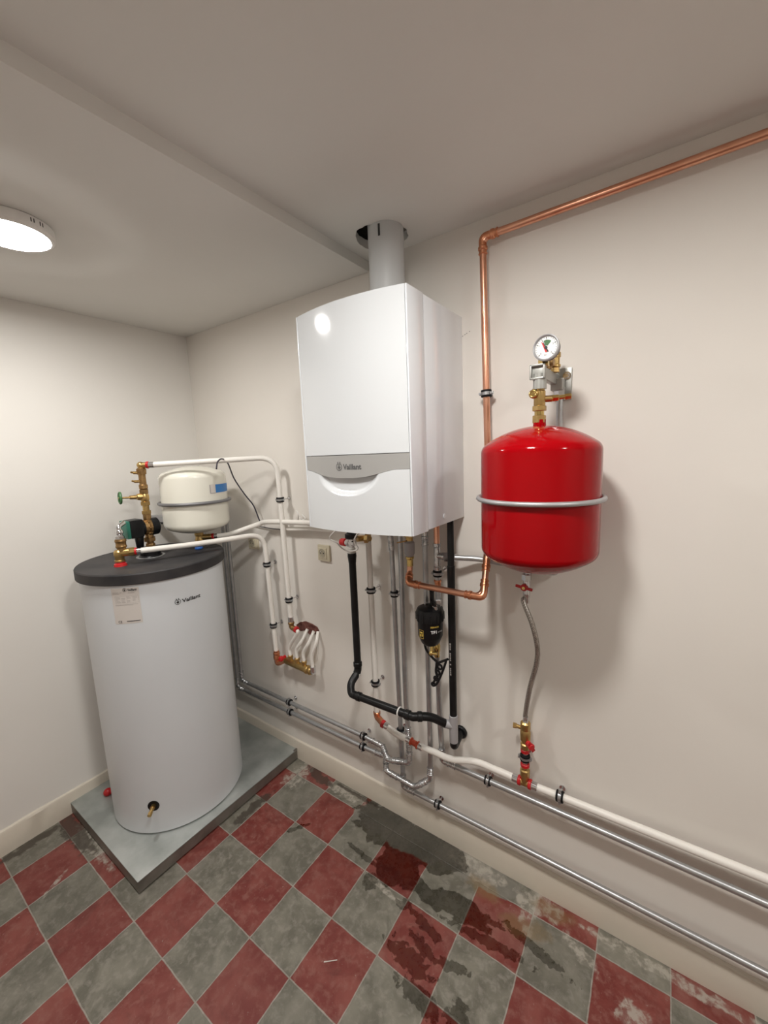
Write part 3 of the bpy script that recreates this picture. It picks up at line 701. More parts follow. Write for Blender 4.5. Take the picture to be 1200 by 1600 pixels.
# ------------------------------------------------------------------ pipe clips
def clip(p, d, r, label, wall=None, group='rubber lined pipe clips'):
    """steel clip with black rubber lining around a pipe at p running along d, stud to the main wall"""
    p, d = V(p), V(d).normalized(); n = V((0, 1, 0)); s_ = d.cross(n).normalized()
    t = thing('pipe_clip', tuple(p), label, 'pipe clip', group)
    g = G(); g.lathe(p-d*.010, d, [(-.002, r+.0002), (-.002, r+.0055), (.0008, r+.0068), (.0045, r+.0068), (.0047, r+.0032), (.0153, r+.0032), (.0155, r+.0068), (.0192, r+.0068), (.022, r+.0055), (.022, r+.0002)], 28, caps=False); g.make('rubber_lining', 'blackr', t)
    g = G(); g.lathe(p-d*.0050, d, [(0, r+.0031), (0, r+.0056), (.0100, r+.0056), (.0100, r+.0031)], 28, caps=False)
    for k in (-1, 1):
        c = p+s_*(r+.0085)*k
        g.box(c, (.010, .008, .010), Matrix((s_, n, d)).transposed(), bev=.001)
        g.cyl(c-n*.009, c+n*.009, .0022, n=8); g.cyl(c-n*.011, c-n*.0075, .004, n=10)
    g.make('steel_band', 'zinc', t)
    q = p+n*(r+.004); g = G(); g.cyl(q, V((q.x, -.0015, q.z)), .0032, n=8); g.cyl(q, q+n*.006, .006, n=6)
    g.cyl((q.x, -.004, q.z), (q.x, -.0005, q.z), .010, n=14); g.make('wall_stud', 'chrome', t)
Zv = V((0, 0, 1)); Xv = V((1, 0, 0))
def onseg(a, b_, x=None, z=None):
    a, b_ = V(a), V(b_); t = ((x-a.x)/(b_.x-a.x)) if x is not None else ((z-a.z)/(b_.z-a.z)); return a+(b_-a)*t
for z_, lb in ((at(444, 781, .06).z, 'black lined pipe clip on the tall arching white pipe, just below its bend'), (at(451, 937, .06).z, 'black lined pipe clip near the foot of the tall arching white pipe')):
    clip((.778+(1.715-z_)*.0165, -.06, z_), Zv, rw, lb)
for z_, lb in ((at(424, 883, .06).z, 'black lined pipe clip just below the bend of the white pipe feeding the manifold'), (at(431, 978, .06).z, 'black lined pipe clip above the bronze valve of the wall manifold')):
    clip((.632+(1.318-z_)*.035, -.06, z_), Zv, rw, lb)
clip((wx.x+.0022, -.06, at(579, 922, .06).z), Zv, rw, 'black lined pipe clip halfway down the straight white pipe under the boiler')
clip((wx.x+.0036, -.06, at(587, 1067, .06).z), Zv, rw, 'black lined pipe clip near the foot of the straight white pipe under the boiler')
clip((pC[1].x+.004, -.043, at(613, 927, .043).z), Zv, rg, 'pipe clip on the leftmost vertical grey pipe under the boiler')
cA = V((at(452, 1096, .05).x, -.05, u1.z+.001)); clip(cA, Xv, rg, 'pipe clip on the upper of the two left grey pipes, above the plinth corner')
clip((cA.x, -.05, l1.z+.001), Xv, rg, 'pipe clip on the lower of the two left grey pipes, above the plinth corner')
clip((u1.x-.008, -.05, u1.z), Xv, rg, 'pipe clip at the right end of the upper left grey pipe, before its bends')
clip((l1.x-.004, -.05, l1.z), Xv, rg, 'pipe clip at the right end of the lower left grey pipe, before its bends')
xx = at(684, 1252, .04).x; clip(far(g1a, g1b, xx), g1b-g1a, rg, 'pipe clip on the lowest grey pipe just right of the crossing pipes')
xx = at(762, 1218, .045).x; clip(far(g2a, g2b, xx), g2b-g2a, rg*1.05, 'pipe clip on the middle grey pipe left of the filling tee')
xx = at(875, 1242, .045).x; clip(far(q7, q8, xx), q8-q7, rw, 'pipe clip on the long white pipe right of the filling tee')
clip((tpx, -.045, z0+.036), Zv, .0112, 'black lined pipe clip on the short stub between filling valve and tee')
clip((tx.x, -.07, 1.247), Zv, rg, 'black lined pipe clip below the galvanised tee, above the black filter')
zc_ = at(759, 615, .04).z; clip(onseg(cpts[1], cpts[2], z=zc_), cpts[1]-cpts[2], rc, 'pipe clip on the vertical copper pipe between boiler and pressure gauge')
zk = at(627, 1142, .042).z; clip(onseg(pC[1], pC[2], z=zk), Zv, rg, 'black lined pipe clip low on the vertical grey pipes behind the slanting white pipe')

# ------------------------------------------------------------------ wall opening and manifold
ax0, az0 = at(464, 980, 0), at(497, 1000, 0)
g = G(); rnd = random.Random(3); out = []
for (x, y) in [(462, 975), (470, 970), (478, 971), (488, 976), (496, 981), (498, 990), (497, 1010), (496, 1030), (490, 1035), (478, 1030), (466, 1025), (463, 1005), (466, 990)]:
    p = at(x, y, 0); out.append(V((p.x+rnd.uniform(-.004, .004), -.0035, p.z+rnd.uniform(-.004, .004))))
wh = G().poly(out, .003, (0, 1, 0)).make('trim_wall_chase', 'wall'); wh['kind'] = 'structure'
g = G(); 
out = [at(x, y, .006) for (x, y) in [(464, 983), (463, 976), (469, 972), (477, 971), (487, 975), (495, 980), (498, 986), (496, 993), (491, 990), (484, 992), (478, 985), (470, 986)]]
wk = G().poly(out, .004, (0, 1, 0)).make('trim_brick_opening', 'brick'); wk['kind'] = 'structure'
m0 = at(446, 1031, .05); m1 = at(487, 1049, .05); m1 = V((m1.x, -.05, m1.z)); md = (m1-m0).normalized(); mu = V((0, 0, 1))
mf = thing('manifold', tuple(m0), 'brass manifold low on the wall with white pipes curving up into a brick opening', 'manifold')
g = G(); g.lathe(m0, md, [(0, .012), (.004, .017), (.010, .017), (.014, .0195), ((m1-m0).length*.8, .0195), ((m1-m0).length*.82, .023), ((m1-m0).length*.86, .023), ((m1-m0).length*.88, .019), ((m1-m0).length*.93, .019), ((m1-m0).length*.96, .022), ((m1-m0).length, .019)], 24)
L_ = (m1-m0).length
ports = []
for k in range(3):
    q = m0+md*L_*(.22+.26*k); g.cyl(q, q+V((0, 0, .030)), .012, n=16); g.hexn(q+V((0, 0, .028)), q+V((0, 0, .042)), .0145); ports.append(q+V((0, 0, .04)))
g.make('body', 'ybrass' if False else 'brass', mf)
G().cyl(m1+md*.0, m1+md*.018, .014, n=8).cyl(m1+md*.010, m1+md*.010+V((0, 0, .03)), .0145, n=16).make('end_union', 'chrome', mf)
ends = [at(480, 985, .0), at(490, 989, .0)]
chain = [[ports[0], ports[0]+V((.0, 0, .05)), eb+V((.040, 0, -.055)), eb+V((.04, 0, -.035))],
         [ports[1], ports[1]+V((0, 0, .05)), at(470.5, 1003, .045), at(480.5, 983, .01)],
         [ports[2], ports[2]+V((0, 0, .05)), at(481.5, 1006, .045), at(490.5, 986, .01)],
         [m1+md*.010+V((0, 0, .028)), m1+md*.010+V((0, 0, .09)), at(494, 1004, .04), at(497, 987, .008)]]
for i, ch in enumerate(chain):
    G().tube(bez(ch, 8), .0085 if i else .0095, 14).make('white_pipe', 'pex', mf)
mv = V((w3e.x+.0235, -.06, .668))
vv = thing('manifold_valve', (mv.x, -.06, .60), 'bronze valve with a red cap at the left end of the wall manifold', 'valve')
g = G(); g.lathe(mv, (0, 0, -1), [(0, .0145), (.01, .0145), (.012, .018), (.022, .018), (.024, .0155), (.034, .0185), (.048, .018), (.052, .014)], 18); g.tube(arc([mv-V((0, 0, .045)), mv-V((0, 0, .078)), m0+md*.004], .022), .014, 14)
g.make('valve_body', 'copperf', vv)
rp_ = at(440, 1029, .085); G().cyl(rp_+V((0, .025, 0)), rp_, .009).lathe(rp_+V((0, .004, 0)), (0, -1, 0), [(0, .014), (.012, .0145), (.016, .010)], 16).make('red_cap', 'redp', vv)

# ------------------------------------------------------------------ drain pipes
rd = .0155
b0 = at(550, 868, .12); b1 = at(551, 1035, .12); b1 = V((b0.x+.0, -.12, b1.z)); b2 = at(547, 1062, .165); b3 = at(553, 1086, .19); b4 = at(645, 1120, .19); b5 = at(672, 1119, .15); b6 = at(697, 1131, .098)
b3 = at(549, 1084, .19)
drn = G().tube([V((b0.x, -.12, b0.z)), b1], rd, 20).make('drain_pipe', 'bpipe', origin=b0)
tag(drn, 'black plastic drain pipe dropping from the safety valve and running right to the grey tee', 'pipe')
G().lathe(V((b0.x, -.12, b0.z+.012)), (0, 0, -1), [(0, .0185), (.014, .0195), (.02, .0185), (.04, .0165), (.045, rd)], 24).make('top_socket', 'bpipe', drn)
G().tube(arc([b1+V((0, 0, .01)), b1-V((0, 0, .035)), b2.lerp(b3, .3), b3, b3.lerp(b4, .08)], [.03, .03, .03]), rd*1.07, 20).cyl(b1+V((0, 0, .012)), b1-V((0, 0, .010)), rd*1.25, n=24, bev=.003).make('double_bend', 'bpipe', drn)
dl = (b2-b1).normalized()
G().cyl(b1-V((0, 0, .038))+V((-.002, -.006, 0)), b1-V((0, 0, .048))+V((-.003, -.010, 0)), rd*1.22, n=24).make('white_ring', 'cable', drn)
G().cyl(b3.lerp(b4, .0), b4, rd, n=24).cyl(b3.lerp(b4, .10), b3.lerp(b4, .17), rd*1.22, n=24, bev=.003).make('level_pipe', 'bpipe', drn)
g = G(); g.tube(arc([b4.lerp(b3, .02), b4, b5, b6], .035), rd*1.05, 20); dk = (b4-b3).normalized(); g.cyl(b4-dk*.035, b4-dk*.012, rd*1.25, n=24, bev=.003); dk = (b5-b4).normalized(); g.cyl(b4.lerp(b5, .25), b4.lerp(b5, .55), rd*1.25, n=24, bev=.003); g.make('end_bend', 'bpipe', drn)
g = G(); tq = b3.lerp(b4, .80); dk = (b4-b3).normalized(); x_, y_, z_ = frame(dk)
g.torus(tq, dk, rd*1.12, .003, 24, 8); g.tube(bez([tq+V((0, .004, -.016)), tq+V((-.002, .05, -.055)), tq+V((0, .10, -.075))], 6), .003, 8); g.make('cable_tie', 'cable', drn)
d2x = at(706.5, 1000, .09).x
zt1 = at(705, 1118, .09).z; zt2 = at(705, 1156, .09).z
dv = G().cyl((d2x, -.09, zt1), (d2x, -.09, 1.462), .0125, n=20).make('drain_pipe', 'bpipe', origin=(d2x, -.09, 1.4))
tag(dv, 'straight vertical black drain pipe under the right side of the boiler', 'pipe')
zs = at(706, 884, .09).z
G().lathe((d2x, -.09, zs), (0, 0, -1), [(0, .0132), (.003, .0145), (.006, .0142), (zs-zt1+.01, .0142)], 24).make('lower_sleeve', 'bpipe', dv)
g = G(); rnd = random.Random(6); zq = at(706, 1003, .09).z
while zq > at(706, 1050, .09).z:
    h_ = rnd.uniform(.004, .009); g.box((d2x-.002, -.09-.0142, zq-h_/2), (rnd.uniform(.004, .006), .0006, h_)); zq -= h_+rnd.choice((.002, .002, .012))
g.make('pipe_print', 'printg', dv)
te = G().cyl((d2x, -.09, zt1+.006), (d2x, -.09, zt2-.004), .0168, n=24, bev=.002).tube([V((d2x, -.09, (zt1*.6+zt2*.4)+.004)), b6+V((-.012, -.006, .004))], .0166, 20).make('drain_tee', 'grey', origin=(d2x, -.09, zt2))
tag(te, 'grey plastic tee joining the two black drain pipes', 'pipe fitting')
el = G().tube(arc([V((d2x, -.09, zt2+.006)), V((d2x, -.09, zt2-.026)), V((d2x-.008, -.004, zt2-.018))], .03), .0155, 20).make('drain_elbow', 'bpipe', origin=(d2x, -.09, zt2))
tag(el, 'black drain elbow entering the wall through a black flange', 'pipe fitting')
G().lathe((d2x-.008, -.002, zt2-.018), (0, -1, 0), [(0, .027), (.008, .027), (.012, .023), (.012, .012)], 28).make('wall_flange', 'black', el)

# ------------------------------------------------------------------ safety valve under the boiler
sx_ = b0.x
sg = thing('safety_valve', (sx_, -.12, 1.40), 'boiler safety valve with a red knob above the black drain pipe', 'valve')
g = G(); zb0 = b0.z
sz = at(545, 848, .12).z
g.cyl((sx_, -.12, zb0+.035), (sx_, -.12, sz+.018), .013); g.cyl((sx_-.03, -.12, sz), (sx_+.018, -.12, sz), .013, n=16); g.hexn((sx_-.02, -.12, sz), (sx_-.008, -.12, sz), .017); g.make('valve_body', 'chrome', sg)
G().lathe((sx_-.028, -.12, sz), (-1, 0, 0), [(0, .013), (.004, .0175), (.026, .0165), (.032, .012)], 12).make('red_knob', 'redp', sg)
G().lathe((sx_, -.12, sz+.018), (0, 0, 1), [(0, .018), (.006, .026), (.022, .026), (.026, .018), (.06, .014)], 22).make('black_union', 'black', sg)
G().lathe((sx_, -.12, zb0+.010), (0, 0, 1), [(0, .0175), (.022, .0165), (.026, .013), (.04, .012)], 20, caps=False).make('clear_funnel', 'pexc', sg)
bfz = at(574, 844, .08).z
be = G().cyl((sx_+.016, -.10, sz+.016), (wx.x-.01, -.062, bfz+.004), .0135).hexn((sx_+.045, -.086, sz+.015), (sx_+.06, -.08, sz+.015), .018).sph((wx.x, -.06, bfz+.002), .0165).cyl((wx.x, -.06, bfz), (wx.x, -.06, 1.418), .0135).make('brass_elbow', 'brass', origin=(wx.x, -.06, 1.41))
tag(be, 'brass elbow linking the safety valve to the straight white pipe under the boiler', 'pipe fitting')
G().lathe((wx.x, -.06, 1.424), (0, 0, -1), [(0, .0135), (.006, .020), (.012, .020), (.018, .0165)], 16).make('red_sleeve', 'redp', be)
# gas cock
gc = thing('gas_cock', (f1.x, -.12, 1.28), 'brass gas cock under the boiler above the lower copper pipe', 'valve')
G().cyl((f1.x, -.12, 1.462), (f1.x, -.12, 1.40), .014).hexn((f1.x, -.12, 1.415), (f1.x, -.12, 1.392), .021).cyl((f1.x, -.12, 1.395), (f1.x, -.12, 1.375), .014).make('union', 'brass', gc)
G().lathe((f1.x, -.12, 1.378), (0, 0, -1), [(0, .014), (.008, .020), (.05, .0195), (.062, .014), (.065, .0125)], 24).make('grey_body', 'grey', gc)
G().box((f1.x-.024, -.135, 1.374), (.044, .010, .005), Matrix.Rotation(-.25, 3, 'Y'), bev=.0015).make('lever', 'bronze', gc)
G().lathe((f1.x, -.12, 1.318), (0, 0, -1), [(0, .012), (.003, .0165), (.010, .016), (.014, .0125), (.04, .0122)], 20).make('outlet', 'ybrass', gc)

# ------------------------------------------------------------------ dirt filter
FX, FY = 1.637, -.102
fl = thing('magnetic_filter', (FX, FY, .97), 'black dirt filter canister with gold and white print on the pipe under the boiler', 'filter')
zf0, zf1 = .968, 1.125
G().lathe((FX, FY, zf0), (0, 0, 1), [(0, .012), (.002, .028), (.010, .036), (.035, .046), (.040, .048), (.100, .049), (.101, .053), (.135, .054), (.148, .048), (.156, .030), (.157, .01)], 48).make('canister', 'black', fl)
g = G()
for k in range(12):
    a = 2*pi*k/12; g.cyl((FX+math.cos(a)*.0525, FY+math.sin(a)*.0525, zf0+.104), (FX+math.cos(a)*.0525, FY+math.sin(a)*.0525, zf0+.134), .0035, n=8)
g.make('collar_ribs', 'black', fl)
vx = FX+.010
g = G(); g.cyl((vx, FY, zf1), (vx, FY, zf1+.025), .009, n=12); g.box((vx, FY, zf1+.042), (.016, .012, .036), bev=.004); g.sph((vx, FY, zf1+.062), .011, (1, .7, 1)); g.make('bleed_valve', 'black', fl)
G().cyl((vx+.022, FY-.015, zf1-.004), (vx+.022, FY-.02, zf1+.012), .009, n=12, bev=.001).cyl((vx-.024, FY-.005, zf1-.002), (vx-.024, FY-.006, zf1+.010), .006, n=10).make('top_screw', 'chrome', fl)
g = G(); g.cyl((tx.x, -.07, 1.21), (tx.x, -.07, 1.13), rg*1.02); g.make('inlet_pipe', 'zinc', fl)
G().cyl((tx.x, -.07, 1.222), (tx.x, -.07, 1.212), .0145, n=20, bev=.002).cyl((tx.x, -.07, 1.213), (tx.x, -.07, 1.19), .0122).cyl((tx.x, -.07, 1.192), (tx.x, -.07, 1.182), .0145, n=20, bev=.002).make('inlet_collar', 'copperf', fl)
G().hexn((tx.x, -.07, 1.145), (tx.x, -.07, 1.118), .0165).make('inlet_nut', 'chrome', fl)
G().cyl((FX+.03, -.07, 1.10), (fx.x+.012, -.07, 1.10), .022, n=20, bev=.003).cyl((fx.x+.004, -.066, 1.125), (fx.x+.004, -.066, 1.00), .022, n=20, bev=.004).make('side_housing', 'black', fl)
G().lathe((fx.x, -.064, 1.0), (0, 0, -1), [(0, .013), (.006, .015), (.03, .0145), (.034, .0125), (.05, .0125), (.054, .0145), (.075, .014), (.08, .0118), (.10, .0115)], 20).make('outlet_union', 'ybrass', fl)
G().sph((FX+.006, FY-.008, .935), .010).cyl((FX+.006, FY-.008, .935), (FX+.006, FY, .97), .007).cyl((FX+.006, FY-.008, .935), (FX+.028, FY-.0, .935), .008, n=10).make('drain_nipple', 'ybrass', fl)
aF = math.atan2(CC.y-FY, CC.x-FX)
def fm(a_, zz_): return lambda u, v: V((FX+math.cos(a_+u/.049)*.0502, FY+math.sin(a_+u/.049)*.0502, zz_+v))
writing('FERNOX', .0085, fm(aF+.02, zf0+.086), 'maker_print', 'gold', fl, bold=.0003)
writing('TF1', .016, fm(aF+.02, zf0+.064), 'model_print', 'whitep', fl, bold=.0006)
writing('omega', .009, fm(aF+.60, zf0+.066), 'series_print', 'whitep', fl)
g = G(); aa = aF-1.0
for (u0, u1, v0, v1) in [(0, .022, .040, .0412), (0, .022, .072, .0732), (0, .0012, .040, .0732), (.021, .022, .040, .0732), (.004, .018, .060, .066), (.004, .010, .046, .056), (.013, .018, .048, .058)]:
    f = fm(aa, zf0); n = 3
    A = [[g.b.verts.new(f(u0+(u1-u0)*i/n, v)) for i in range(n+1)] for v in (v0, v1)]
    for i in range(n): g.b.faces.new((A[0][i], A[0][i+1], A[1][i+1], A[1][i]))
g.make('gold_square_print', 'gold', fl)
# hanging plastic spanner
k0 = at(678, 1020, .10)
P_ = lambda x, y: at(x, y, .098)
sp = G(); rr = .0048
for seq in ([(663, 1003), (666, 1015), (676, 1028), (683, 1034)], [(700, 1030), (692, 1033), (684, 1036)], [(683, 1034), (681, 1048), (684, 1058)], [(697, 1033), (692, 1048), (684, 1066), (679, 1071)], [(681, 1058), (677, 1068)]):
    sp.tube(bez([P_(*q) for q in seq], 5), rr, 8)
for (x, y, r) in ((687, 1042, .0095), (684, 1051, .0085), (681, 1060, .0075), (677, 1069, .0065)): sp.torus(P_(x, y), (0, 1, 0), r, .0042, 20, 8)
sp = sp.make('filter_spanner', 'black', origin=k0); tag(sp, 'black plastic spanner with a row of holes hanging under the filter', 'spanner')

# ------------------------------------------------------------------ boiler
BX0, BX1, BD, BZ0, BZ1 = 1.303, 1.741, .380, 1.459, 2.178
bo = thing('boiler', (1.522, 0, BZ0), 'large white wall-hung gas boiler with a silver grey strip across its front', 'boiler')
SEAM = .285; BUL = .030
def fy(u, ins=0): return -(BD + BUL*(1-(2*u-1)**2)) + ins
G().box(((BX0+BX1)/2, -(SEAM-.002)/2, (BZ0+BZ1)/2+.001), (BX1-BX0-.004, SEAM-.002, BZ1-BZ0-.004), bev=.002).make('rear_casing', 'whiteside', bo)
def panel(z_lo, z_hi, name, m, depth=None, nu=48, nv=2, ins=0.0, back=BD-.022):
    """curved front panel with returns at the sides; z_lo / z_hi are functions of u"""
    g = G(); b = g.b; F = []; PX0, PX1 = BX0+.007, BX1-.007
    for j in range(nv+1):
        row = []
        for i in range(nu+1):
            u = i/nu; z = z_lo(u)+(z_hi(u)-z_lo(u))*j/nv; x = PX0+(PX1-PX0)*u
            y = fy((x-BX0)/(BX1-BX0), ins)+(depth(x, z) if depth else 0)
            row.append(b.verts.new((x, y, z)))
        F.append(row)
    for j in range(nv):
        for i in range(nu): b.faces.new((F[j][i], F[j][i+1], F[j+1][i+1], F[j+1][i]))
    B = [[b.verts.new((v.co.x, -back, v.co.z)) for v in F[j]] for j in (0, nv)]
    for i in range(nu):
        b.faces.new((F[0][i], B[0][i], B[0][i+1], F[0][i+1])); b.faces.new((F[nv][i], F[nv][i+1], B[1][i+1], B[1][i]))
    for i in (0, nu):
        lb, tb = B[0][i], B[1][i]
        b.faces.new([F[j][i] for j in range(nv+1)]+[tb, lb])
    return g.make(name, m, bo, sharp=28)
for sx in (0, 1):
    xe = BX0 if sx == 0 else BX1; xi = xe+(.0055 if sx == 0 else -.0055)
    g = G(); g.box(((xe+xi)/2, -(SEAM+.003+BD+.002)/2, (BZ0+BZ1)/2), (.0055, BD+.002-SEAM-.003, BZ1-BZ0), bev=.0016); g.make('cover_side', 'whiteside', bo)
ZS1, ZS0 = 1.712, 1.668                                    # strip at its right-hand end
def bandlo(u):
    c = max(0, 1-abs((u-.46)/.46)**1.6); return ZS0-.004-.026*(c*c*(3-2*c))
panel(lambda u: ZS1+.001, lambda u: BZ1, 'upper_cover', 'white', nv=2)
def scoop(x, z):
    u = (x-BX0)/(BX1-BX0); zt = bandlo(u); du = (u-.47)/.30; dv = (zt-z)/.060
    r = math.sqrt(du*du+dv*dv)
    if r >= 1: return 0
    s = 1-r; s = min(1, s/.30); s = s*s*(3-2*s); return .016*s
panel(lambda u: BZ0, lambda u: bandlo(u)-.0012, 'lower_flap', 'white', depth=scoop, nu=96, nv=70)
panel(lambda u: bandlo(u)-.0003, lambda u: ZS1-.001, 'grey_strip', 'band', nv=1, ins=.0015)
G().box(((BX0+BX1)/2, -.322, (BZ0+BZ1)/2), (BX1-BX0-.012, .070, BZ1-BZ0-.006)).make('inner_frame', 'grey', bo)
uu0 = (at(524, 735, BD+BUL).x-BX0)/(BX1-BX0)
def bm_(u, v):
    x = bx_ + u; return V((x, fy((x-BX0)/(BX1-BX0), .0015)-.0008, bz_+v))
pL, pR = at(536, 733.5, BD+.029), at(565, 731.5, BD+.026); bx_, bz_ = pL.x, pL.z
writing('Vaillant', .0235, bm_, 'brand_logo', 'bandtext', bo, width=(pR-pL).length, bold=.0008, emblem=True)
G().box((1.522, -.16, BZ0+.003), (.36, .22, .004)).make('bottom_plate', 'grey', bo)
G().cyl((BX1-.001, -.17, 1.49), (BX1+.0006, -.17, 1.49), .009, n=20).make('side_cap', 'whiteside', bo)
# ------------------------------------------------------------------ flue
FLX, FLY = 1.527, -.150
fu = G().lathe((FLX, FLY, BZ1-.003), (0, 0, 1), [(0, .064), (.02, .064), (.022, .0615), (.43, .0615)], 56).make('flue_pipe', 'flue', origin=(FLX, FLY, BZ1))
tag(fu, 'thick grey flue pipe rising from the boiler through a rough hole in the ceiling', 'flue')
aw = math.atan2(CC.y-FLY, CC.x-FLX)-.42
g = G()
for i in range(4):
    a0_, a1_ = aw+.03*i, aw+.03*(i+1)
    g.b.faces.new([g.b.verts.new((FLX+math.cos(a)*.0622, FLY+math.sin(a)*.0622, z)) for a, z in ((a0_, 2.425), (a1_, 2.425), (a1_, 2.462), (a0_, 2.462))])
g.make('small_label', 'print', fu)

# ------------------------------------------------------------------ red expansion tank
TX, TY, TR = 2.06, -.21, .161
rt = thing('expansion_tank', (TX, TY, 1.36), 'large glossy red expansion tank hanging on the wall right of the boiler', 'tank')
zb1, zt1_ = 1.350, 1.772
def drumprof(R_, kn, Rs, H):
    al_ = math.asin((R_-kn)/(Rs-kn)); o = []
    for i in range(15): a = al_*i/14; o.append((Rs-Rs*math.cos(a), max(Rs*math.sin(a), .0006)))
    c = Rs-(Rs-kn)*math.cos(al_)
    for i in range(1, 9): a = al_+(pi/2-al_)*i/8; o.append((c-kn*math.cos(a), R_-kn+kn*math.sin(a)))
    return o+[(H*.5, R_)]+[(H-h, r) for h, r in o[::-1]]
prof = drumprof(TR, .030, .25, zt1_-zb1)
G().lathe((TX, TY, zb1), (0, 0, 1), prof, 96, caps=False).make('shell', 'red', rt, sharp=60)
G().lathe((TX, TY, zt1_-.004), (0, 0, 1), [(0, .018), (.014, .0165), (.020, .0165)], 24).make('top_stub', 'red', rt)
zr = at(847, 789, TR+.21).z
g = G(); g.torus((TX, TY, zr), (0, 0, 1), TR+.0075, .0068, 96, 12, pi+.33, 3*pi-.33); g.make('support_ring', 'ring', rt)
g = G()
for s_ in (-1, 1): g.box((TX+s_*.05, -.018, zr), (.018, .036, .014), bev=.002)
g.box((TX, -.003, zr), (.14, .006, .04), bev=.002); g.make('ring_bracket', 'ring', rt)
# safety group above the tank
q = lambda z, d=None: V((TX-.001, TY if d is None else -d, z))
sf = thing('tank_valve', tuple(q(1.79)), 'brass service valve between the red tank and the grey wall bracket', 'valve')
G().hexn(q(1.779), q(1.800), .0185).make('union_nut', 'brass', sf)
G().cyl(q(1.799), q(1.815), .0130).make('bright_nipple', 'ybrass', sf)
g = G(); g.hexn(q(1.812), q(1.826), .019); g.lathe(q(1.825), (0, 0, 1), [(0, .014), (.004, .0155), (.040, .0155), (.043, .013), (.048, .013)], 18)
fc = q(1.858)+V((-.010, -.012, 0)); g.cyl(fc+V((0, .012, 0)), fc+V((-.002, -.012, 0)), .0125, n=24, bev=.002)
g.cyl(q(1.844), q(1.844)+V((.03, .012, 0)), .009); g.make('valve_body', 'brass', sf)
G().torus(fc+V((-.002, -.012, 0)), (0, -1, 0), .0085, .0018, 24, 8).cyl(fc+V((-.002, -.0125, 0)), fc+V((-.002, -.014, 0)), .0045, n=12).make('test_port', 'ybrass', sf)
g = G(); a_ = q(1.844)+V((.03, .012, 0)); g.hexn(a_, a_+V((.016, .006, .001)), .0095); g.cyl(a_, a_+V((.034, .012, .003)), .006); g.hexn(a_+V((.030, .011, .002)), a_+V((.046, .017, .003)), .0085); g.make('side_drain', 'ybrass', sf)
zs_ = at(839, 581, .225).z; xs_ = at(839.5, 581, .225).x
br = thing('wall_bracket', (TX, 0, 1.90), 'grey cast wall bracket holding the gauge and valves above the red tank', 'bracket')
g = G(); g.box((TX, -.105, zs_), (.020, .185, .032), bev=.003); g.cyl(q(1.871), q(1.912), .0180, n=28); g.make('arm', 'castz', br)
g = G()
sc_ = V((xs_, -.222, zs_))
g.box(sc_+V((0, .012, 0)), (.038, .020, .038), bev=.004)
for dx, dz, sx, sz in ((0, .0175, .040, .005), (0, -.0175, .040, .005), (.0175, 0, .005, .040), (-.0175, 0, .005, .040)): g.box(sc_+V((dx, -.002, dz)), (sx, .010, sz), bev=.0015)
g.make('front_socket', 'castz', br)
pc_ = at(886, 601, .004)
G().box((pc_.x-.012, -.004, pc_.z+.002), (.052, .008, .098), bev=.002).box((TX+.010, -.03, 1.90), (.035, .055, .035), bev=.004).make('wall_plate', 'castz', br)
sc2 = at(886, 587, .010)
G().hexn(sc2, sc2+V((0, -.006, 0)), .0085).cyl(sc2+V((0, .003, 0)), sc2+V((0, -.001, 0)), .012, n=20).make('wall_screw', 'chrome', br)
G().cyl((xt, -.032, 1.92), (xt, -.030, 1.885), .013, n=16).hexn((xt, -.030, 1.89), (xt, -.029, 1.868), .0175).make('rear_union', 'chrome', br)
# pressure gauge
gcn = at(853, 543, .235)
gd = V((-.10, -1, .06)).normalized(); gx = V((0, 0, 1)).cross(-gd).normalized(); gx = -gx if gx.x < 0 else gx; gz = gx.cross(gd).normalized(); gz = gz if gz.z > 0 else -gz
ga = thing('pressure_gauge', tuple(gcn), 'round pressure gauge with a white dial above the red tank', 'gauge')
GR = .0328
G().lathe(gcn-gd*.026, gd, [(0, .028), (.004, GR-.002), (.022, GR)], 48).make('case', 'black', ga)
G().lathe(gcn-gd*.006, gd, [(0, GR), (0, GR+.0015), (.008, GR+.0015), (.009, GR-.001), (.0065, GR-.0035), (.003, GR-.004)], 48, caps=False).make('bezel', 'ring', ga)
dc = gcn-gd*.002
G().lathe(dc-gd*.002, gd, [(0, GR-.003), (.002, GR-.003)], 48).make('dial', 'gface', ga)
def dl_(a, r, off=.0005): return dc+gd*off+(gx*math.cos(a)+gz*math.sin(a))*r
g = G()
for i in range(21):
    a = math.radians(225-270*i/20); w0 = .0006 if i % 5 else .0011; r0_ = GR-.0075 if i % 5 else GR-.0095
    x1_ = (gx*-math.sin(a)+gz*math.cos(a))*w0
    g.b.faces.new([g.b.verts.new(p) for p in (dl_(a, r0_)-x1_, dl_(a, GR-.0055)-x1_, dl_(a, GR-.0055)+x1_, dl_(a, r0_)+x1_)])
g.make('scale_marks', 'print', ga)
for i, tx_ in enumerate('01234'):
    a = math.radians(225-270*i/4); c_ = dl_(a, GR-.0135, .0007)
    writing(tx_, .0065, lambda u, v, c_=c_: c_+gx*(u-.0015)+gz*(v-.0022), 'scale_number', 'print', ga)
writing('bar', .0055, lambda u, v: dc+gd*.0007+gx*(u-.004)+gz*(v-.020), 'unit_mark', 'print', ga)
g = G(); n = 10
A = [dl_(math.radians(112-62*i/n), .020, .0006) for i in range(n+1)]; B = [dl_(math.radians(112-62*i/n), .006, .0006) for i in range(n+1)]
vsA = [g.b.verts.new(p) for p in A]; vsB = [g.b.verts.new(p) for p in B]
for i in range(n): g.b.faces.new((vsA[i], vsA[i+1], vsB[i+1], vsB[i]))
g.make('green_zone', 'green', ga)
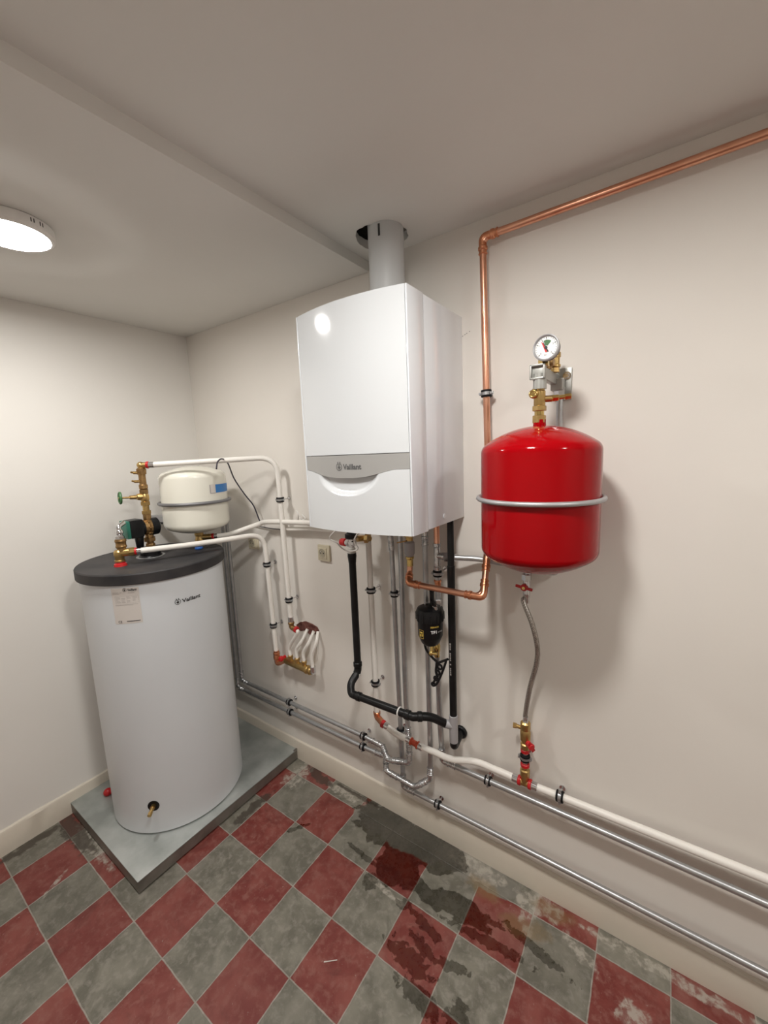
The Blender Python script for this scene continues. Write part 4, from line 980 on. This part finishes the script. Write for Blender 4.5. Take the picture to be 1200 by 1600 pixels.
def needle(a, r, wd, m, nm):
    t_ = (gx*math.cos(a)+gz*math.sin(a)); s_ = (gx*-math.sin(a)+gz*math.cos(a)); c_ = dc+gd*.002
    G().poly([c_-t_*.012+s_*wd, c_+t_*r+s_*wd*.3, c_+t_*r-s_*wd*.3, c_-t_*.012-s_*wd], .0006, gd).cyl(c_, c_+gd*.0015, .004, n=16).make(nm, m, ga)
needle(math.radians(118), .025, .0016, 'print', 'pointer'); 
g = G(); t_ = math.radians(135)
G().poly([dl_(math.radians(128), .022, .001), dl_(math.radians(118), .012, .001), dl_(math.radians(300), .012, .001), dl_(math.radians(265), .012, .001)], .0004, gd).make('red_pointer', 'redn', ga)
gs = q(zs_+.017, .195)+V((.006, 0, 0))
G().hexn(gs, gs+V((0, 0, .018)), .0150).cyl(gs+V((0, 0, .014)), gs+V((0, 0, .034)), .010).make('brass_base', 'ybrass', ga)
# air vent and safety valve on the arm
zv = zs_+.018; ax_ = TX+.012
av = thing('air_vent', (ax_, -.085, zv), 'brass air vent with a black cap on the wall bracket behind the gauge', 'valve')
G().hexn((ax_, -.085, zv-.004), (ax_, -.085, zv+.010), .013).lathe((ax_, -.085, zv+.008), (0, 0, 1), [(0, .009), (.004, .0150), (.010, .0150), (.012, .012), (.030, .0125), (.032, .0150), (.044, .0150), (.048, .011)], 20).make('vent_body', 'brass', av)
G().cyl((ax_, -.085, zv+.055), (ax_, -.085, zv+.066), .0065, n=14, bev=.001).make('black_cap', 'black', av)
sb = thing('relief_valve', (TX, -.140, zv), 'small brass relief valve body between the gauge and the air vent', 'valve')
G().cyl((TX+.002, -.140, zv-.001), (TX+.002, -.140, zv+.03), .0125, n=18).lathe((TX-.016, -.136, zv+.018), (1, -.1, 0), [(0, .011), (.006, .0140), (.03, .0140), (.036, .010)], 16).hexn((TX+.002, -.140, zv+.025), (TX+.002, -.140, zv+.036), .0130).make('relief_body', 'bronze', sb)

# ------------------------------------------------------------------ cream expansion vessel
VX, VY, VR = .37, -.265, .157
ve = thing('expansion_vessel', (VX, VY, 1.345), 'cream expansion vessel with a blue label behind the tall cylinder lid', 'tank')
zb2, zt2_ = 1.343, 1.687
G().lathe((VX, VY, zb2), (0, 0, 1), drumprof(VR, .034, .34, zt2_-zb2), 80, caps=False).make('shell', 'cream', ve, sharp=60)
zr2 = 1.507
G().torus((VX, VY, zr2), (0, 0, 1), VR+.009, .008, 80, 12).make('support_ring', 'dring', ve)
g = G()
for s_ in (-1, 1): g.box((.125, VY+.075+s_*.03, zr2), (.25, .016, .014), bev=.002)
g.box((.003, VY+.075, zr2), (.006, .11, .04), bev=.002); g.make('ring_bracket', 'dring', ve)
rb0 = atx(231, 813, .12); 
G().box((.105, -.31, 1.405), (.21, .034, .030), bev=.002).make('side_arm', 'ring', ve)
G().box((.115, -.31, 1.384), (.16, .030, .010), bev=.002).make('arm_pad', 'blackr', ve)
def vcurve(g, u0, u1, z0_, z1_, r, n=8, skew=0):
    A = [[g.b.verts.new((VX+math.cos(a)*(VR+r), VY+math.sin(a)*(VR+r), z+skew*(a-u0))) for a in [u0+(u1-u0)*i/n for i in range(n+1)]] for z in (z0_, z1_)]
    for i in range(n): g.b.faces.new((A[0][i], A[0][i+1], A[1][i+1], A[1][i]))
la, lz0 = oncyl(328, 771, VX, VY, VR); lb, lz1 = oncyl(354.2, 755, VX, VY, VR); lm, _z = oncyl(336.5, 762, VX, VY, VR)
lz0 = oncyl(336, 770, VX, VY, VR)[1]; lz1 = oncyl(336, 757, VX, VY, VR)[1]
g = G(); vcurve(g, la, lb, lz0-.004, lz1+.002, .0006, 12); vl = g.make('blue_label', 'sticker', ve)
g = G(); vcurve(g, lm, lb-.01, lz0, lz1, .0012, 10); g.make('blue_field', 'blue', vl)
g = G(); vcurve(g, la+.03, la+.2, lz0-.001, lz0+.001, .0012); vcurve(g, la+.01, la+.03, lz0, lz1, .0012); g.make('printed_marks', 'printg', vl)
G().lathe((VX, VY, zb2+.004), (0, 0, -1), [(0, .018), (.006, .022), (.018, .022), (.022, .019), (.035, .019), (.040, .022), (.050, .022)], 20).cyl((VX, VY, zb2-.028), w4a-dd*.012, .0145).make('brass_connection', 'brass', ve)

# ------------------------------------------------------------------ cables
cb = [at(338, 731, .33)+V((0, 0, -.004)), at(340, 722, .30), at(347, 717, .26), at(356, 724, .20), at(366, 748, .12), at(382, 772, .07), at(396, 790, .05), at(405, 812, .035), at(410, 820, .03)]
tag(G().tube(bez(cb, 8), .0035, 8).make('sensor_cable', 'dcable'), 'dark thin cable looped over the white pipe right of the cream vessel', 'cable')
cw = [at(404, 812, .02), at(430, 823, .02), at(470, 827, .02), at(510, 832, .03), at(540, 836, .06), at(560, 830, .06)]
tag(G().tube(bez([at(398, 821, .012), at(425, 826, .012), at(455, 828, .010), at(500, 828, .012), V((1.30, -.02, 1.40))], 8), .0025, 8).make('thin_cable', 'dcable'), 'thin dark cable running level along the wall left of the boiler', 'cable')
cw = [V((1.345, -.20, 1.462)), at(516, 838, .20), at(526, 848, .19), at(535, 857, .17), at(545, 861, .155), at(556, 860, .145), at(559, 856, .142), at(554, 847, .142), at(556, 838, .15), V((1.40, -.15, 1.47))]
tag(G().tube(bez(cw, 8), .0032, 8).make('white_cable', 'cable'), 'white cable hanging in a loop around the safety valve under the boiler', 'cable')
cw = [at(466, 812, .01), at(466, 803, .03), at(463, 798, .04), at(468, 806, .04), at(473, 812, .03), at(477, 810, .03), at(472, 804, .02)]
tag(G().tube(bez(cw, 8), .0028, 8).make('cable_loop', 'cable'), 'small loose loop of white cable on top of the level pipe beside the boiler', 'cable')

# ------------------------------------------------------------------ sockets
def socket(px, py, w_, h_, label):
    c = at(px, py, 0); t = thing('wall_socket', (c.x, 0, c.z), label, 'socket', 'ivory wall sockets')
    G().box((c.x, -.006, c.z), (w_, .012, h_), bev=.003).make('frame', 'ivory', t)
    G().box((c.x-.004, -.0135, c.z), (w_*.68, .004, h_*.66), bev=.0015).make('cover', 'ivory', t)
    G().lathe((c.x-.006, -.0155, c.z), (0, -1, 0), [(0, .0215), (.0014, .0215), (.0014, .0195), (.0003, .018), (.0002, .001)], 32).make('recess', 'ivoryd', t)
    g = G()
    for dx in (-.0095, .0095): g.cyl((c.x-.006+dx, -.0155, c.z), (c.x-.006+dx, -.0160, c.z), .003, n=12)
    g.make('hole', 'black', t)
    G().cyl((c.x-.006, -.0155, c.z+.010), (c.x-.006, -.024, c.z+.010), .0022, n=10).make('earth_pin', 'chrome', t)
socket(508, 863.5, .076, .080, 'ivory wall socket in the open between the white pipes and the boiler drain')
socket(398, 848, .080, .068, 'ivory wall socket behind the bend of the low white pipe')
# pencil marks on the wall
g = G(); a, b_ = at(722, 526, 0), at(735, 517, 0)
for t0 in (0, .28, .5, .85):
    p = a.lerp(b_, t0); q_ = a.lerp(b_, t0+(.14 if t0 < .8 else .1)); g.cyl(V((p.x, -.0006, p.z)), V((q_.x, -.0006, q_.z)), .0009, n=6)
o = g.make('pencil_mark', 'pencil'); o.parent = bpy.data.objects['wall_right']
# splinter on the floor
s0, s1 = atz(506, 1503, .002), atz(527, 1500, .002)
tag(G().cyl(s0, s1, .0018, .0012, n=6).make('wood_splinter', 'sticker'), 'thin pale wood splinter lying on a red floor tile', 'splinter')
for o in bpy.data.objects:
    if '_o' in o: del o['_o']
